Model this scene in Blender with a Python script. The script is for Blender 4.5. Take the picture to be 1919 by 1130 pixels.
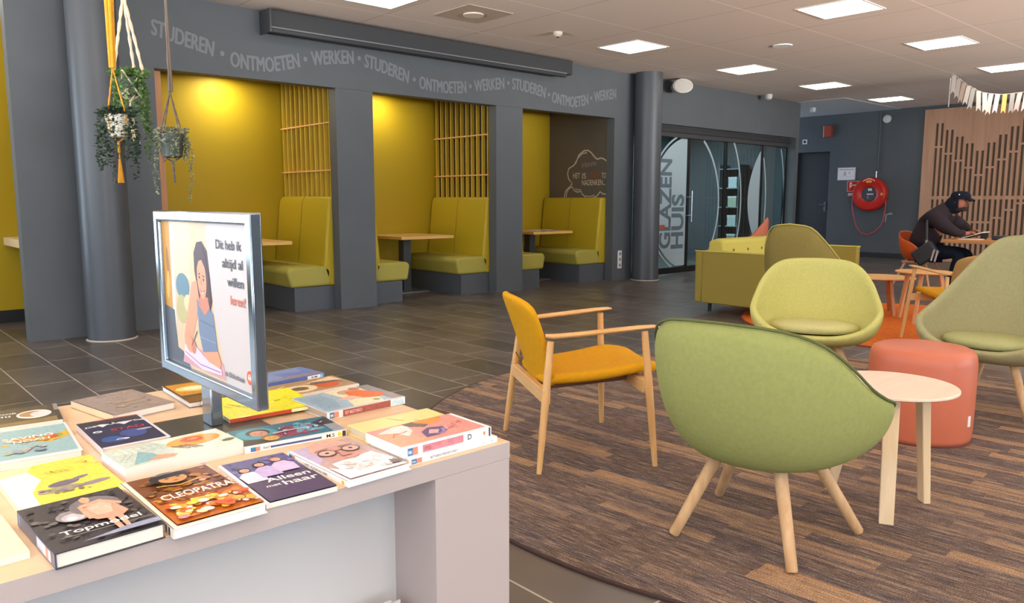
import bpy, math, random
from mathutils import Vector, Matrix
R = math.radians
PI = math.pi
for o in list(bpy.data.objects): bpy.data.objects.remove(o, do_unlink=True)
S = bpy.context.scene
COL = S.collection
random.seed(7)

# ------------------------------------------------------------------ camera
EYE = 1.25
PITCH = math.atan(189/1450); YAW = R(47.8)
cd = bpy.data.cameras.new('camera'); cam = bpy.data.objects.new('camera', cd); COL.objects.link(cam)
cd.sensor_width = 36; cd.lens = 1450/1919*36; cd.clip_start = .05; cd.clip_end = 200
cam.location = (0, 0, EYE); cam.rotation_euler = (PI/2-PITCH, 0, YAW-PI/2)
S.camera = cam
# ------------------------------------------------------------------ world, daylight, exposure
W = bpy.data.worlds.new('world'); S.world = W; W.use_nodes = True
bg = W.node_tree.nodes['Background']; bg.inputs[0].default_value = (.62, .78, 1, 1); bg.inputs[1].default_value = 3.0
S.view_settings.view_transform = 'Standard'; S.view_settings.look = 'None'
S.view_settings.gamma = 1; S.view_settings.exposure = 0.05
try: S.view_settings.use_curve_mapping = False
except Exception: pass

def area(name, loc, rot, sx, sy, power, col, spread=None):
    l = bpy.data.lights.new(name, 'AREA'); l.shape = 'RECTANGLE'; l.size = sx; l.size_y = sy
    l.energy = power; l.color = col
    if spread: l.spread = spread
    o = bpy.data.objects.new(name, l); COL.objects.link(o); o.location = loc; o.rotation_euler = rot
    return o
# daylight outside the window fronts behind and to the left of the camera
area('daylight_west', (-4.3, 1.5, 1.75), (0, -PI/2, 0), 2.6, 11, 190, (.80, .91, 1))
area('daylight_south', (.2, -6.8, 1.75), (PI/2, 0, 0), 5.6, 2.6, 140, (.84, .93, 1))
area('daylight_south', (10, -6.8, 1.75), (PI/2, 0, 0), 9.2, 2.6, 225, (.84, .93, 1))
area('daylight_north', (-2.15, 9.9, 1.75), (-PI/2, 0, 0), 3.6, 2.5, 150, (.72, .88, 1))
# fill lamps added outside the windows, tilted up to brighten the ceiling
area('ceiling_fill_west', (-4.5, 1.5, .95), (0, -PI/2-R(27), 0), .8, 11, 380, (1, .95, .88), R(54))
area('ceiling_fill_south', (6, -6.9, .95), (PI/2+R(27), 0, 0), 17, .8, 1000, (1, .95, .88), R(54))
PANEL_E = 7.8

# ------------------------------------------------------------------ materials
def lin(h):
    if isinstance(h, str):
        h = h.lstrip('#'); c = [int(h[i:i+2], 16)/255 for i in (0, 2, 4)]
    else: c = h
    return tuple((x/12.92 if x <= .04045 else ((x+.055)/1.055)**2.4) for x in c)+(1,)
MC = {}
def mat(col, rough=.6, spec=.5, metal=0, emit=0, bump=None, var=0, vscale=3, coat=0):
    key = (col, rough, spec, metal, emit, bump, var, vscale, coat)
    if key in MC: return MC[key]
    m = bpy.data.materials.new('m_'+str(len(MC))); m.use_nodes = True
    nt = m.node_tree; b = nt.nodes['Principled BSDF']
    c = lin(col)
    b.inputs['Base Color'].default_value = c; b.inputs['Roughness'].default_value = rough
    b.inputs['Specular IOR Level'].default_value = spec; b.inputs['Metallic'].default_value = metal
    if coat: b.inputs['Coat Weight'].default_value = coat; b.inputs['Coat Roughness'].default_value = .1
    if emit:
        b.inputs['Emission Color'].default_value = c; b.inputs['Emission Strength'].default_value = emit
    tc = nt.nodes.new('ShaderNodeTexCoord')
    if var:
        n = nt.nodes.new('ShaderNodeTexNoise'); n.inputs['Scale'].default_value = vscale; n.inputs['Detail'].default_value = 3
        nt.links.new(tc.outputs['Object'], n.inputs['Vector'])
        r = nt.nodes.new('ShaderNodeMapRange'); r.inputs[1].default_value = .3; r.inputs[2].default_value = .7
        r.inputs[3].default_value = 1-var; r.inputs[4].default_value = 1+var
        nt.links.new(n.outputs[0], r.inputs[0])
        mx = nt.nodes.new('ShaderNodeVectorMath'); mx.operation = 'SCALE'; mx.inputs[0].default_value = c[:3]
        nt.links.new(r.outputs[0], mx.inputs['Scale']); nt.links.new(mx.outputs[0], b.inputs['Base Color'])
    if bump:
        n = nt.nodes.new('ShaderNodeTexNoise'); n.inputs['Scale'].default_value = bump[0]; n.inputs['Detail'].default_value = 2
        nt.links.new(tc.outputs['Object'], n.inputs['Vector'])
        bp = nt.nodes.new('ShaderNodeBump'); bp.inputs['Strength'].default_value = bump[1]; bp.inputs['Distance'].default_value = .002
        nt.links.new(n.outputs[0], bp.inputs['Height']); nt.links.new(bp.outputs[0], b.inputs['Normal'])
    MC[key] = m; return m
def wood(c1, c2, rough=.5, axis=2, scale=14, spec=.4):
    key = ('wood', c1, c2, rough, axis, scale)
    if key in MC: return MC[key]
    m = bpy.data.materials.new('m_wood'+str(len(MC))); m.use_nodes = True
    nt = m.node_tree; b = nt.nodes['Principled BSDF']; b.inputs['Roughness'].default_value = rough
    b.inputs['Specular IOR Level'].default_value = spec
    tc = nt.nodes.new('ShaderNodeTexCoord'); mp = nt.nodes.new('ShaderNodeMapping')
    sc = [scale*3, scale*3, scale*3]; sc[axis] = scale*.22
    mp.inputs['Scale'].default_value = sc
    n = nt.nodes.new('ShaderNodeTexNoise'); n.inputs['Scale'].default_value = 1; n.inputs['Detail'].default_value = 4
    r = nt.nodes.new('ShaderNodeValToRGB'); r.color_ramp.elements[0].position = .3; r.color_ramp.elements[1].position = .7
    r.color_ramp.elements[0].color = lin(c1); r.color_ramp.elements[1].color = lin(c2)
    nt.links.new(tc.outputs['Object'], mp.inputs[0]); nt.links.new(mp.outputs[0], n.inputs['Vector'])
    nt.links.new(n.outputs[0], r.inputs[0]); nt.links.new(r.outputs[0], b.inputs['Base Color'])
    MC[key] = m; return m
def glassy(tint, gloss=.1, rough=.03):
    m = bpy.data.materials.new('m_glass'); m.use_nodes = True; nt = m.node_tree; nt.nodes.clear()
    o = nt.nodes.new('ShaderNodeOutputMaterial'); t = nt.nodes.new('ShaderNodeBsdfTransparent'); t.inputs[0].default_value = lin(tint)
    g = nt.nodes.new('ShaderNodeBsdfGlossy'); g.inputs['Roughness'].default_value = rough; g.inputs[0].default_value = (.8, .88, .9, 1)
    f0 = nt.nodes.new('ShaderNodeLayerWeight'); f = nt.nodes.new('ShaderNodeMath'); f.operation = 'POWER'; f.inputs[1].default_value = 4; nt.links.new(f0.outputs['Facing'], f.inputs[0])
    a = nt.nodes.new('ShaderNodeMath'); a.operation = 'ADD'; a.inputs[1].default_value = gloss; nt.links.new(f.outputs[0], a.inputs[0])
    x = nt.nodes.new('ShaderNodeMixShader'); nt.links.new(a.outputs[0], x.inputs[0]); nt.links.new(t.outputs[0], x.inputs[1]); nt.links.new(g.outputs[0], x.inputs[2])
    nt.links.new(x.outputs[0], o.inputs[0]); return m
def frost(col, alpha):
    m = bpy.data.materials.new('m_frost'); m.use_nodes = True; b = m.node_tree.nodes['Principled BSDF']
    b.inputs['Base Color'].default_value = lin(col); b.inputs['Alpha'].default_value = alpha; b.inputs['Roughness'].default_value = .4
    return m
# node shorthand for the floor, ceiling and rug patterns
class NT:
    def __init__(s, name):
        s.m = bpy.data.materials.new(name); s.m.use_nodes = True; s.t = s.m.node_tree; s.b = s.t.nodes['Principled BSDF']
    def n(s, kind, **kw):
        x = s.t.nodes.new('ShaderNode'+kind)
        for k, v in kw.items(): setattr(x, k, v)
        return x
    def l(s, a, b): s.t.links.new(a, b)
    def math(s, op, a, b=None, c=None):
        x = s.n('Math', operation=op)
        for i, v in enumerate((a, b, c)):
            if v is None: continue
            if isinstance(v, (int, float)): x.inputs[i].default_value = v
            else: s.l(v, x.inputs[i])
        return x.outputs[0]
    def mix(s, f, a, b, blend='MIX'):
        x = s.n('Mix', data_type='RGBA', blend_type=blend)
        for i, v in ((0, f), (6, a), (7, b)):
            if isinstance(v, (int, float)): x.inputs[i].default_value = v
            elif isinstance(v, tuple): x.inputs[i].default_value = v
            else: s.l(v, x.inputs[i])
        return x.outputs[2]
def floor_mat():
    k = NT('m_floor'); tc = k.n('TexCoord'); sp = k.n('SeparateXYZ'); k.l(tc.outputs['Object'], sp.inputs[0])
    cb = k.n('CombineXYZ'); k.l(k.math('ADD', sp.outputs[1], -6.2+66), cb.inputs[0]); k.l(k.math('ADD', sp.outputs[0], -.98+32.3), cb.inputs[1])
    br = k.n('TexBrick'); br.offset = .29; br.offset_frequency = 2
    br.inputs['Scale'].default_value = 1; br.inputs['Brick Width'].default_value = .66; br.inputs['Row Height'].default_value = .323
    br.inputs['Mortar Size'].default_value = .0045; br.inputs['Mortar Smooth'].default_value = .3; br.inputs['Bias'].default_value = 0
    br.inputs['Color1'].default_value = lin('#4f4843'); br.inputs['Color2'].default_value = lin('#635a52'); br.inputs['Mortar'].default_value = lin('#aba093')
    k.l(cb.outputs[0], br.inputs['Vector'])
    n = k.n('TexNoise'); n.inputs['Scale'].default_value = 2.3; n.inputs['Detail'].default_value = 5; k.l(tc.outputs['Object'], n.inputs['Vector'])
    r = k.n('MapRange'); k.l(n.outputs[0], r.inputs[0]); r.inputs[1].default_value = .3; r.inputs[2].default_value = .7; r.inputs[3].default_value = .82; r.inputs[4].default_value = 1.18
    v = k.n('VectorMath', operation='SCALE'); k.l(br.outputs[0], v.inputs[0]); k.l(r.outputs[0], v.inputs['Scale']); k.l(v.outputs[0], k.b.inputs['Base Color'])
    rr = k.n('MapRange'); k.l(n.outputs[0], rr.inputs[0]); rr.inputs[3].default_value = .22; rr.inputs[4].default_value = .42; k.l(rr.outputs[0], k.b.inputs['Roughness'])
    k.b.inputs['Specular IOR Level'].default_value = .5
    return k.m
def ceil_mat(base):
    k = NT('m_ceiling'); tc = k.n('TexCoord'); sp = k.n('SeparateXYZ'); k.l(tc.outputs['Object'], sp.inputs[0])
    def line(c, c0, s, w):
        f = k.math('FRACT', k.math('ADD', k.math('DIVIDE', k.math('SUBTRACT', c, c0-s*40), s), .5))
        return k.math('LESS_THAN', k.math('ABSOLUTE', k.math('MULTIPLY', k.math('SUBTRACT', f, .5), s)), w)
    ly = line(sp.outputs[1], 5.87, 1.323, .007); lx = line(sp.outputs[0], 6.01, 1.3, .006)
    n = k.n('TexNoise'); n.inputs['Scale'].default_value = .6; k.l(tc.outputs['Object'], n.inputs['Vector'])
    r = k.n('MapRange'); k.l(n.outputs[0], r.inputs[0]); r.inputs[3].default_value = .95; r.inputs[4].default_value = 1.05
    v = k.n('VectorMath', operation='SCALE'); v.inputs[0].default_value = lin(base)[:3]; k.l(r.outputs[0], v.inputs['Scale'])
    c = k.mix(lx, v.outputs[0], lin('#b09e90')); c = k.mix(ly, c, lin('#f3e8de')); k.l(c, k.b.inputs['Base Color'])
    k.b.inputs['Roughness'].default_value = .8; k.b.inputs['Specular IOR Level'].default_value = .2
    return k.m
def rug_mat():
    k = NT('m_rug'); tc = k.n('TexCoord'); mp = k.n('Mapping'); mp.inputs['Rotation'].default_value = (0, 0, R(-3.5)); k.l(tc.outputs['Object'], mp.inputs[0])
    sp = k.n('SeparateXYZ'); k.l(mp.outputs[0], sp.inputs[0])
    # planks 0.08 wide running along y, each with its own tone, crossed by fine striations
    def strip(w, ln, seed):
        row = k.math('FLOOR', k.math('DIVIDE', sp.outputs[0], w))
        wn = k.n('TexWhiteNoise', noise_dimensions='1D'); k.l(k.math('ADD', row, seed), wn.inputs['W'])
        sh = k.math('ADD', k.math('DIVIDE', sp.outputs[1], ln), k.math('MULTIPLY', wn.outputs[0], 7.3))
        w2 = k.n('TexWhiteNoise', noise_dimensions='2D'); cb = k.n('CombineXYZ'); k.l(row, cb.inputs[0]); k.l(k.math('FLOOR', sh), cb.inputs[1]); k.l(cb.outputs[0], w2.inputs['Vector'])
        return w2.outputs[0]
    a = strip(.07, .5, 3.1); a2 = strip(.022, .7, 11.7)
    cr = k.n('ValToRGB'); e = cr.color_ramp.elements
    e[0].position = 0; e[0].color = lin('#5a4c46'); e[1].position = 1; e[1].color = lin('#ae8864')
    for p, c in ((.28, '#6b594f'), (.46, '#574e50'), (.60, '#77635a'), (.72, '#8f7560'), (.82, '#a68262')):
        x = e.new(p); x.color = lin(c)
    k.l(k.math('ADD', k.math('MULTIPLY', a, .72), k.math('MULTIPLY', a2, .28)), cr.inputs[0])
    n = k.n('TexNoise'); n.inputs['Scale'].default_value = 1; n.inputs['Detail'].default_value = 6; n.inputs['Roughness'].default_value = .8
    m2 = k.n('Mapping'); m2.inputs['Scale'].default_value = (190, 8, 1); k.l(mp.outputs[0], m2.inputs[0]); k.l(m2.outputs[0], n.inputs['Vector'])
    st = k.n('MapRange'); st.inputs[1].default_value = .50; st.inputs[2].default_value = .64; k.l(n.outputs[0], st.inputs[0])
    dk = k.n('MapRange'); dk.inputs[1].default_value = .50; dk.inputs[2].default_value = .36; k.l(n.outputs[0], dk.inputs[0])
    c = k.mix(k.math('MULTIPLY', st.outputs[0], .8), cr.outputs[0], lin('#b59a82'))
    c = k.mix(k.math('MULTIPLY', dk.outputs[0], .8), c, lin('#3c3336'))
    n2 = k.n('TexNoise'); n2.inputs['Scale'].default_value = 260; n2.inputs['Detail'].default_value = 2; k.l(tc.outputs['Object'], n2.inputs['Vector'])
    sk = k.n('MapRange'); sk.inputs[1].default_value = .4; sk.inputs[2].default_value = .6; sk.inputs[3].default_value = .6; sk.inputs[4].default_value = 1.3; k.l(n2.outputs[0], sk.inputs[0])
    v = k.n('VectorMath', operation='SCALE'); k.l(c, v.inputs[0]); k.l(sk.outputs[0], v.inputs['Scale']); k.l(v.outputs[0], k.b.inputs['Base Color'])
    k.b.inputs['Roughness'].default_value = .95; k.b.inputs['Specular IOR Level'].default_value = .1
    bp = k.n('Bump'); bp.inputs['Strength'].default_value = .6; bp.inputs['Distance'].default_value = .004; k.l(n2.outputs[0], bp.inputs['Height']); k.l(bp.outputs[0], k.b.inputs['Normal'])
    return k.m

GREY = mat('#565a5d', .55, .4, bump=(120, .05), var=.04)
GREYD = mat('#4b4e52', .6, .3)
COLM = mat('#4b4e52', .38, .5)
YEL = mat('#ac8f10', .6, .3, bump=(120, .05))
BLACK = mat('#1b1b1d', .5)
BLKM = mat('#141517', .35)
WHITE = mat('#e8e4df', .5)
OAK = wood('#d9b078', '#c39559', .45)
OAKX = wood('#d9b078', '#c39559', .45, axis=0)
BIRCH = wood('#e8d2ae', '#dcc096', .45)
STEEL = mat('#b8babc', .25, .5, 1)

# ------------------------------------------------------------------ mesh helpers
class MB:
    def __init__(s): s.v = []; s.f = []; s.mi = []; s.k = 0
    def add(s, vs, fs, M=None, mi=None):
        b = len(s.v)
        for p in vs:
            p = Vector(p); s.v.append(tuple(M @ p) if M else tuple(p))
        for f in fs: s.f.append([b+i for i in f]); s.mi.append(s.k if mi is None else mi)
        return s
    def box(s, x0, x1, y0, y1, z0, z1, M=None, mi=None):
        return s.add([(x0,y0,z0),(x1,y0,z0),(x1,y1,z0),(x0,y1,z0),(x0,y0,z1),(x1,y0,z1),(x1,y1,z1),(x0,y1,z1)],
            [(0,3,2,1),(4,5,6,7),(0,1,5,4),(1,2,6,5),(2,3,7,6),(3,0,4,7)], M, mi)
    def ring(s, rings, cap=True, M=None, mi=None, closed=False):
        n = len(rings[0]); vs = [p for r in rings for p in r]; fs = []
        for i in range(len(rings)-1 + (1 if closed else 0)):
            a = i*n; b = ((i+1) % len(rings))*n
            for j in range(n): fs.append((a+j, a+(j+1) % n, b+(j+1) % n, b+j))
        if cap and not closed: fs.append(tuple(range(n))[::-1]); fs.append(tuple(range((len(rings)-1)*n, len(rings)*n)))
        return s.add(vs, fs, M, mi)
    def tube(s, pts, rad, n=10, M=None, mi=None, closed=False, flat=1, up=None):
        pts = [Vector(p) for p in pts]; N = len(pts)
        if not hasattr(rad, '__len__'): rad = [rad]*N
        rings = []; pu = None
        for i, p in enumerate(pts):
            if closed: t = pts[(i+1) % N]-pts[i-1]
            else: t = pts[min(i+1, N-1)]-pts[max(i-1, 0)]
            t.normalize()
            if pu is None:
                u = Vector(up) if up else (Vector((0,0,1)) if abs(t.z) < .9 else Vector((1,0,0)))
            else: u = pu
            u = (u-t*u.dot(t)).normalized(); w = t.cross(u); pu = u
            rings.append([tuple(p+u*(rad[i]*flat*math.cos(2*PI*j/n))+w*(rad[i]*math.sin(2*PI*j/n))) for j in range(n)])
        return s.ring(rings, True, M, mi, closed)
    def lathe(s, prof, c=(0,0,0), n=32, M=None, mi=None):
        rings = [[(c[0]+r*math.cos(2*PI*j/n), c[1]+r*math.sin(2*PI*j/n), c[2]+z) for j in range(n)] for r, z in prof]
        return s.ring(rings, True, M, mi)
    def prism(s, poly, d, M=None, mi=None):
        """poly in local xy, extruded along z by d"""
        n = len(poly)
        vs = [(x, y, 0) for x, y in poly]+[(x, y, d) for x, y in poly]
        fs = [tuple(range(n))[::-1], tuple(range(n, 2*n))]+[(i, (i+1) % n, n+(i+1) % n, n+i) for i in range(n)]
        return s.add(vs, fs, M, mi)
    def grid(s, P, M=None, mi=None):
        a = len(P); b = len(P[0]); vs = [p for r in P for p in r]
        return s.add(vs, [(i*b+j, i*b+j+1, (i+1)*b+j+1, (i+1)*b+j) for i in range(a-1) for j in range(b-1)], M, mi)
    def build(s, name, mats, parent=None, smooth=False, bevel=0, sub=0, solid=0, off=-1, angle=40, seg=2):
        me = bpy.data.meshes.new(name); me.from_pydata(s.v, [], s.f)
        if not isinstance(mats, (list, tuple)): mats = [mats]
        for m in mats: me.materials.append(m)
        for p, i in zip(me.polygons, s.mi): p.material_index = min(i, len(mats)-1)
        if smooth:
            me.polygons.foreach_set('use_smooth', [True]*len(me.polygons))
            if smooth != 'all' and not sub:
                try: me.set_sharp_from_angle(angle=R(angle))
                except Exception: pass
        me.update()
        o = bpy.data.objects.new(name, me); COL.objects.link(o)
        if parent: o.parent = parent
        if solid:
            q = o.modifiers.new('s', 'SOLIDIFY'); q.thickness = solid; q.offset = off; q.use_even_offset = True
        if bevel:
            q = o.modifiers.new('b', 'BEVEL'); q.width = bevel; q.segments = seg; q.limit_method = 'ANGLE'; q.harden_normals = False
        if sub:
            q = o.modifiers.new('u', 'SUBSURF'); q.levels = sub; q.render_levels = sub
        return o
def tag(o, label=None, cat=None, group=None, kind=None):
    if label: o['label'] = label
    if cat: o['category'] = cat
    if group: o['group'] = group
    if kind: o['kind'] = kind
    return o
def thing(name, label, cat, loc=(0,0,0), rz=0, group=None):
    o = bpy.data.objects.new(name, None); COL.objects.link(o); o.location = loc; o.rotation_euler = (0,0,rz); o.empty_display_size = .1
    return tag(o, label, cat, group)
def struct(o, label=None):
    o['kind'] = 'structure'
    if label: o['label'] = label
    return o
def copy_tree(o, parent=None):
    c = o.copy(); COL.objects.link(c)
    if parent is not None: c.parent = parent
    for ch in list(KIDS.get(o.name, [])) or [x for x in bpy.data.objects if x.parent == o]:
        copy_tree(ch, c)
    return c
KIDS = {}
def dup(o, loc, rz, label, group=None):
    c = copy_tree(o); c.location = loc; c.rotation_euler = (0, 0, rz); c['label'] = label
    if group: c['group'] = group
    return c
def sbox(name, m, x0, x1, y0, y1, z0, z1, parent=None, bevel=0, smooth=False):
    return MB().box(x0, x1, y0, y1, z0, z1).build(name, m, parent, bevel=bevel, smooth=smooth)
FONT = None
def text_polys(txt, size=1, align='LEFT', bold=0, xs=1, shear=0):
    c = bpy.data.curves.new('t', 'FONT'); c.body = txt; c.size = size; c.align_x = align; c.offset = bold; c.shear = shear
    c.resolution_u = 4; c.fill_mode = 'FRONT'; c.dimensions = '2D'
    o = bpy.data.objects.new('t', c); COL.objects.link(o)
    dg = bpy.context.evaluated_depsgraph_get(); dg.update()
    me = bpy.data.meshes.new_from_object(o.evaluated_get(dg))
    vs = [(v.co.x*xs, v.co.y) for v in me.vertices]; fs = [tuple(p.vertices) for p in me.polygons]
    bpy.data.objects.remove(o, do_unlink=True); bpy.data.curves.remove(c); bpy.data.meshes.remove(me)
    return vs, fs
def ellipse(cx, cy, rx, ry, rot=0, n=24):
    return [(cx+rx*math.cos(a)*math.cos(rot)-ry*math.sin(a)*math.sin(rot), cy+rx*math.cos(a)*math.sin(rot)+ry*math.sin(a)*math.cos(rot)) for a in [2*PI*i/n for i in range(n)]]
def paint(name, parent, M, w, h, shapes, dz=.0003):
    """flat printed artwork: shapes in unit coordinates on a w x h sheet, M carries local xy (z up) into place"""
    mb = MB(); mats = []; z = dz
    for sh in shapes:
        m = sh[-1]
        if m not in mats: mats.append(m)
        mi = mats.index(m); z += dz; T = M @ Matrix.Translation((0,0,z))
        if sh[0] == 'r':
            x0, y0, x1, y1 = sh[1]; P = [(x0*w,y0*h,0),(x1*w,y0*h,0),(x1*w,y1*h,0),(x0*w,y1*h,0)]; mb.add(P, [(0,1,2,3)], T, mi)
        elif sh[0] == 'p':
            P = [(x*w, y*h, 0) for x, y in sh[1]]; mb.add(P, [tuple(range(len(P)))], T, mi)
        elif sh[0] == 'e':
            cx, cy, rx, ry, rot = sh[1]; P = [(x, y, 0) for x, y in ellipse(cx*w, cy*h, rx*w, ry*h, R(rot))]; mb.add(P, [tuple(range(len(P)))], T, mi)
        elif sh[0] == 't':   # ('t', text, x, y, height(m), width(m) or None, rot, mat)
            _, s, x, y, hh, ww, rot, _m = sh
            vs, fs = text_polys(s, 1, bold=.012)
            if not vs: continue
            a = min(v[0] for v in vs); b = max(v[0] for v in vs); ch = .7
            sx = (ww/(b-a)) if ww else hh/ch
            P = [((vx-a)*sx, vy*hh/ch, 0) for vx, vy in vs]
            mb.add(P, fs, T @ Matrix.Translation((x*w, y*h, 0)) @ Matrix.Rotation(R(rot), 4, 'Z'), mi)
        elif sh[0] == 'l':   # polyline with width(m)
            pts = [(x*w, y*h) for x, y in sh[1]]; wd = sh[2]/2; L = []; Rr = []
            for i, p in enumerate(pts):
                q = pts[min(i+1, len(pts)-1)]; o_ = pts[max(i-1, 0)]; d = Vector((q[0]-o_[0], q[1]-o_[1])); d.normalize()
                L.append((p[0]-d.y*wd, p[1]+d.x*wd, 0)); Rr.append((p[0]+d.y*wd, p[1]-d.x*wd, 0))
            n = len(pts); mb.add(L+Rr, [(n+i, n+i+1, i+1, i) for i in range(n-1)], T, mi)
    return mb.build(name, mats, parent)
def frame_M(o, ux, uy):
    """matrix taking local x to ux, local y to uy, origin o"""
    ux = Vector(ux).normalized(); uy = Vector(uy).normalized(); uz = ux.cross(uy)
    return Matrix(((ux.x, uy.x, uz.x, o[0]), (ux.y, uy.y, uz.y, o[1]), (ux.z, uy.z, uz.z, o[2]), (0,0,0,1)))

# =================================================================== SETTING
CZ = 3.2; WY = 7.9; BX = 17.5
struct(sbox('floor', floor_mat(), -4.1, 18, -6.4, 12, -.1, 0))
struct(sbox('ceiling', ceil_mat('#d9c9bd'), -4.1, 18, -6.4, 12, CZ, CZ+.1))
tr = struct(MB().box(14.87, BX, 6.95, 11, CZ-.012, CZ).build('trim_1', mat('#b9bcbc', .8)))
# long grey wall with the booth openings
def zwall(name, m, segs, parent=None):
    mb = MB()
    for a in segs: mb.box(*a)
    return struct(mb.build(name, m, parent))
T = .15
wl = zwall('wall_left', GREY, [(1.38, 2.57, WY, WY+T, 0, CZ), (4.50, 4.98, WY, WY+T, 0, 2.5), (6.88, 7.36, WY, WY+T, 0, 2.5),
    (9.28, 9.75, WY, WY+T, 0, CZ), (2.57, 9.28, WY, WY+T, 2.5, CZ), (9.75, 14.87, WY, WY+.12, 2.5, CZ)])
# thin joint in the boarding above the posts
struct(MB().box(4.5, 4.98, WY-.002, WY, 2.498, 2.503).box(6.88, 7.36, WY-.002, WY, 2.498, 2.503).build('trim_2', GREYD))
BKY = 9.35
zwall('wall_booth_back', YEL, [(-.3, 9.35, BKY, BKY+.1, 0, CZ), (-4.1, -.3, BKY, BKY+.1, 0, .5), (-4.1, -.3, BKY, BKY+.1, 3.0, CZ), (-4.1, -4.0, BKY, BKY+.1, .5, 3.0)])
zwall('wall_booth_end', mat('#63594e', .7), [(9.33, 9.45, WY+T, BKY, 0, CZ)])
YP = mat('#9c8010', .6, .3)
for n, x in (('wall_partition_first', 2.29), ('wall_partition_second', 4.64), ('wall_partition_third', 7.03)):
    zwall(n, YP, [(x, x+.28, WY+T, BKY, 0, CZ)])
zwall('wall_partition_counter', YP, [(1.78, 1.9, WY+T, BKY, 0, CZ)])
struct(sbox('ceiling_booths', mat('#7c6a30', .7), 2.57, 9.33, WY+T, BKY, 2.72, 2.8))
struct(sbox('baseboard_booth', BLACK, -4.1, 1.78, BKY-.015, BKY, 0, .13))
struct(sbox('trim_3', wood('#c98f62', '#b67c50', .5), 2.575, 2.675, WY+T, WY+T+.3, 0, 2.72))
# other walls of the room
zwall('wall_back', GREY, [(BX, BX+.1, -6.4, 8.45, 0, CZ), (BX, BX+.1, 9.45, 12, 0, CZ), (BX, BX+.1, 8.45, 9.45, 2.37, CZ)])
struct(sbox('baseboard_back', mat('#2c2c2e', .5), BX-.015, BX, 4, 8.4, 0, .11))
WEST = [(-4.1, -4.0, -6.4, 9.35, 0, .5), (-4.1, -4.0, -6.4, 9.35, 3.0, CZ), (-4.1, -4.0, 7.2, 9.35, .5, 3.0), (-4.1, -4.0, -6.4, -4.0, .5, 3.0)]
zwall('wall_west', GREY, WEST)
SOUTH = [(-4.1, 18, -6.4, -6.3, 0, .5), (-4.1, 18, -6.4, -6.3, 3.0, CZ), (-4.1, -2.6, -6.4, -6.3, .5, 3.0), (14.6, 18, -6.4, -6.3, .5, 3.0), (3.0, 5.4, -6.4, -6.3, .5, 3.0)]
zwall('wall_south', GREY, SOUTH)
# window fronts: frames and mullions (daylight comes through them)
mb = MB()
for i in range(8): y = -4.0+i*1.6; mb.box(-4.08, -4.02, y-.03, y+.03, .5, 3.0)
mb.box(-4.08, -4.02, -4, 7.2, .5, .56).box(-4.08, -4.02, -4, 7.2, 2.94, 3.0)
w1 = struct(mb.build('window_1', WHITE))
mb = MB()
for i in range(11): x = -2.6+i*1.72; mb.box(x-.03, x+.03, -6.38, -6.32, .5, 3.0)
mb.box(-2.6, 14.6, -6.38, -6.32, .5, .56).box(-2.6, 14.6, -6.38, -6.32, 2.94, 3.0)
struct(mb.build('window_2', WHITE))
mb = MB()
for x in (-3.97, -2.75, -1.53, -.33): mb.box(x-.03, x+.03, 9.37, 9.43, .5, 3.0)
mb.box(-4, -.3, 9.37, 9.43, .5, .56).box(-4, -.3, 9.37, 9.43, 2.94, 3.0)
struct(mb.build('window_4', WHITE))
# round columns, with the light ring of sealant on the floor
def column(name, x, y, r, label):
    o = MB().lathe([(r, 0), (r, CZ)], (x, y, 0), 64).build(name, COLM, smooth=True); struct(o, label)
    s = MB().lathe([(r+.012, 0), (r+.012, .006), (r, .012)], (x, y, 0), 64).build('sealant_ring', mat('#b9aca0', .7), o)
column('wall_column_near', 1.98, 7.63, .2, 'grey round column beside the hanging plants')
column('wall_column_far', 9.82, 7.68, .21, 'grey round column left of the glass front')

# ---- glass front
GY = 8.1
g = struct(sbox('window_3', mat('#3a3a3c', .5), 9.75, 14.87, GY-.06, GY+.06, 2.32, 2.5))
MB().box(9.75, 14.87, GY-.08, GY+.06, 2.395, 2.41).build('track', mat('#242426', .4), g)
MB().box(9.75, 14.87, GY-.03, GY+.03, 0, .1).build('bottom_rail', BLKM, g)
for x in (11.49, 12.66, 13.92, 14.84):
    MB().box(x-.03, x+.03, GY-.025, GY+.025, .1, 2.32).build('window_frame', BLKM, g)
GL = glassy('#a9bcc0', .03); xs = (9.75, 11.46, 11.52, 12.63, 12.69, 13.89, 13.95, 14.81)
for i in range(0, 8, 2):
    MB().box(xs[i], xs[i+1], GY-.006, GY+.006, .1, 2.32).build('glass_pane', GL, g)
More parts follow.
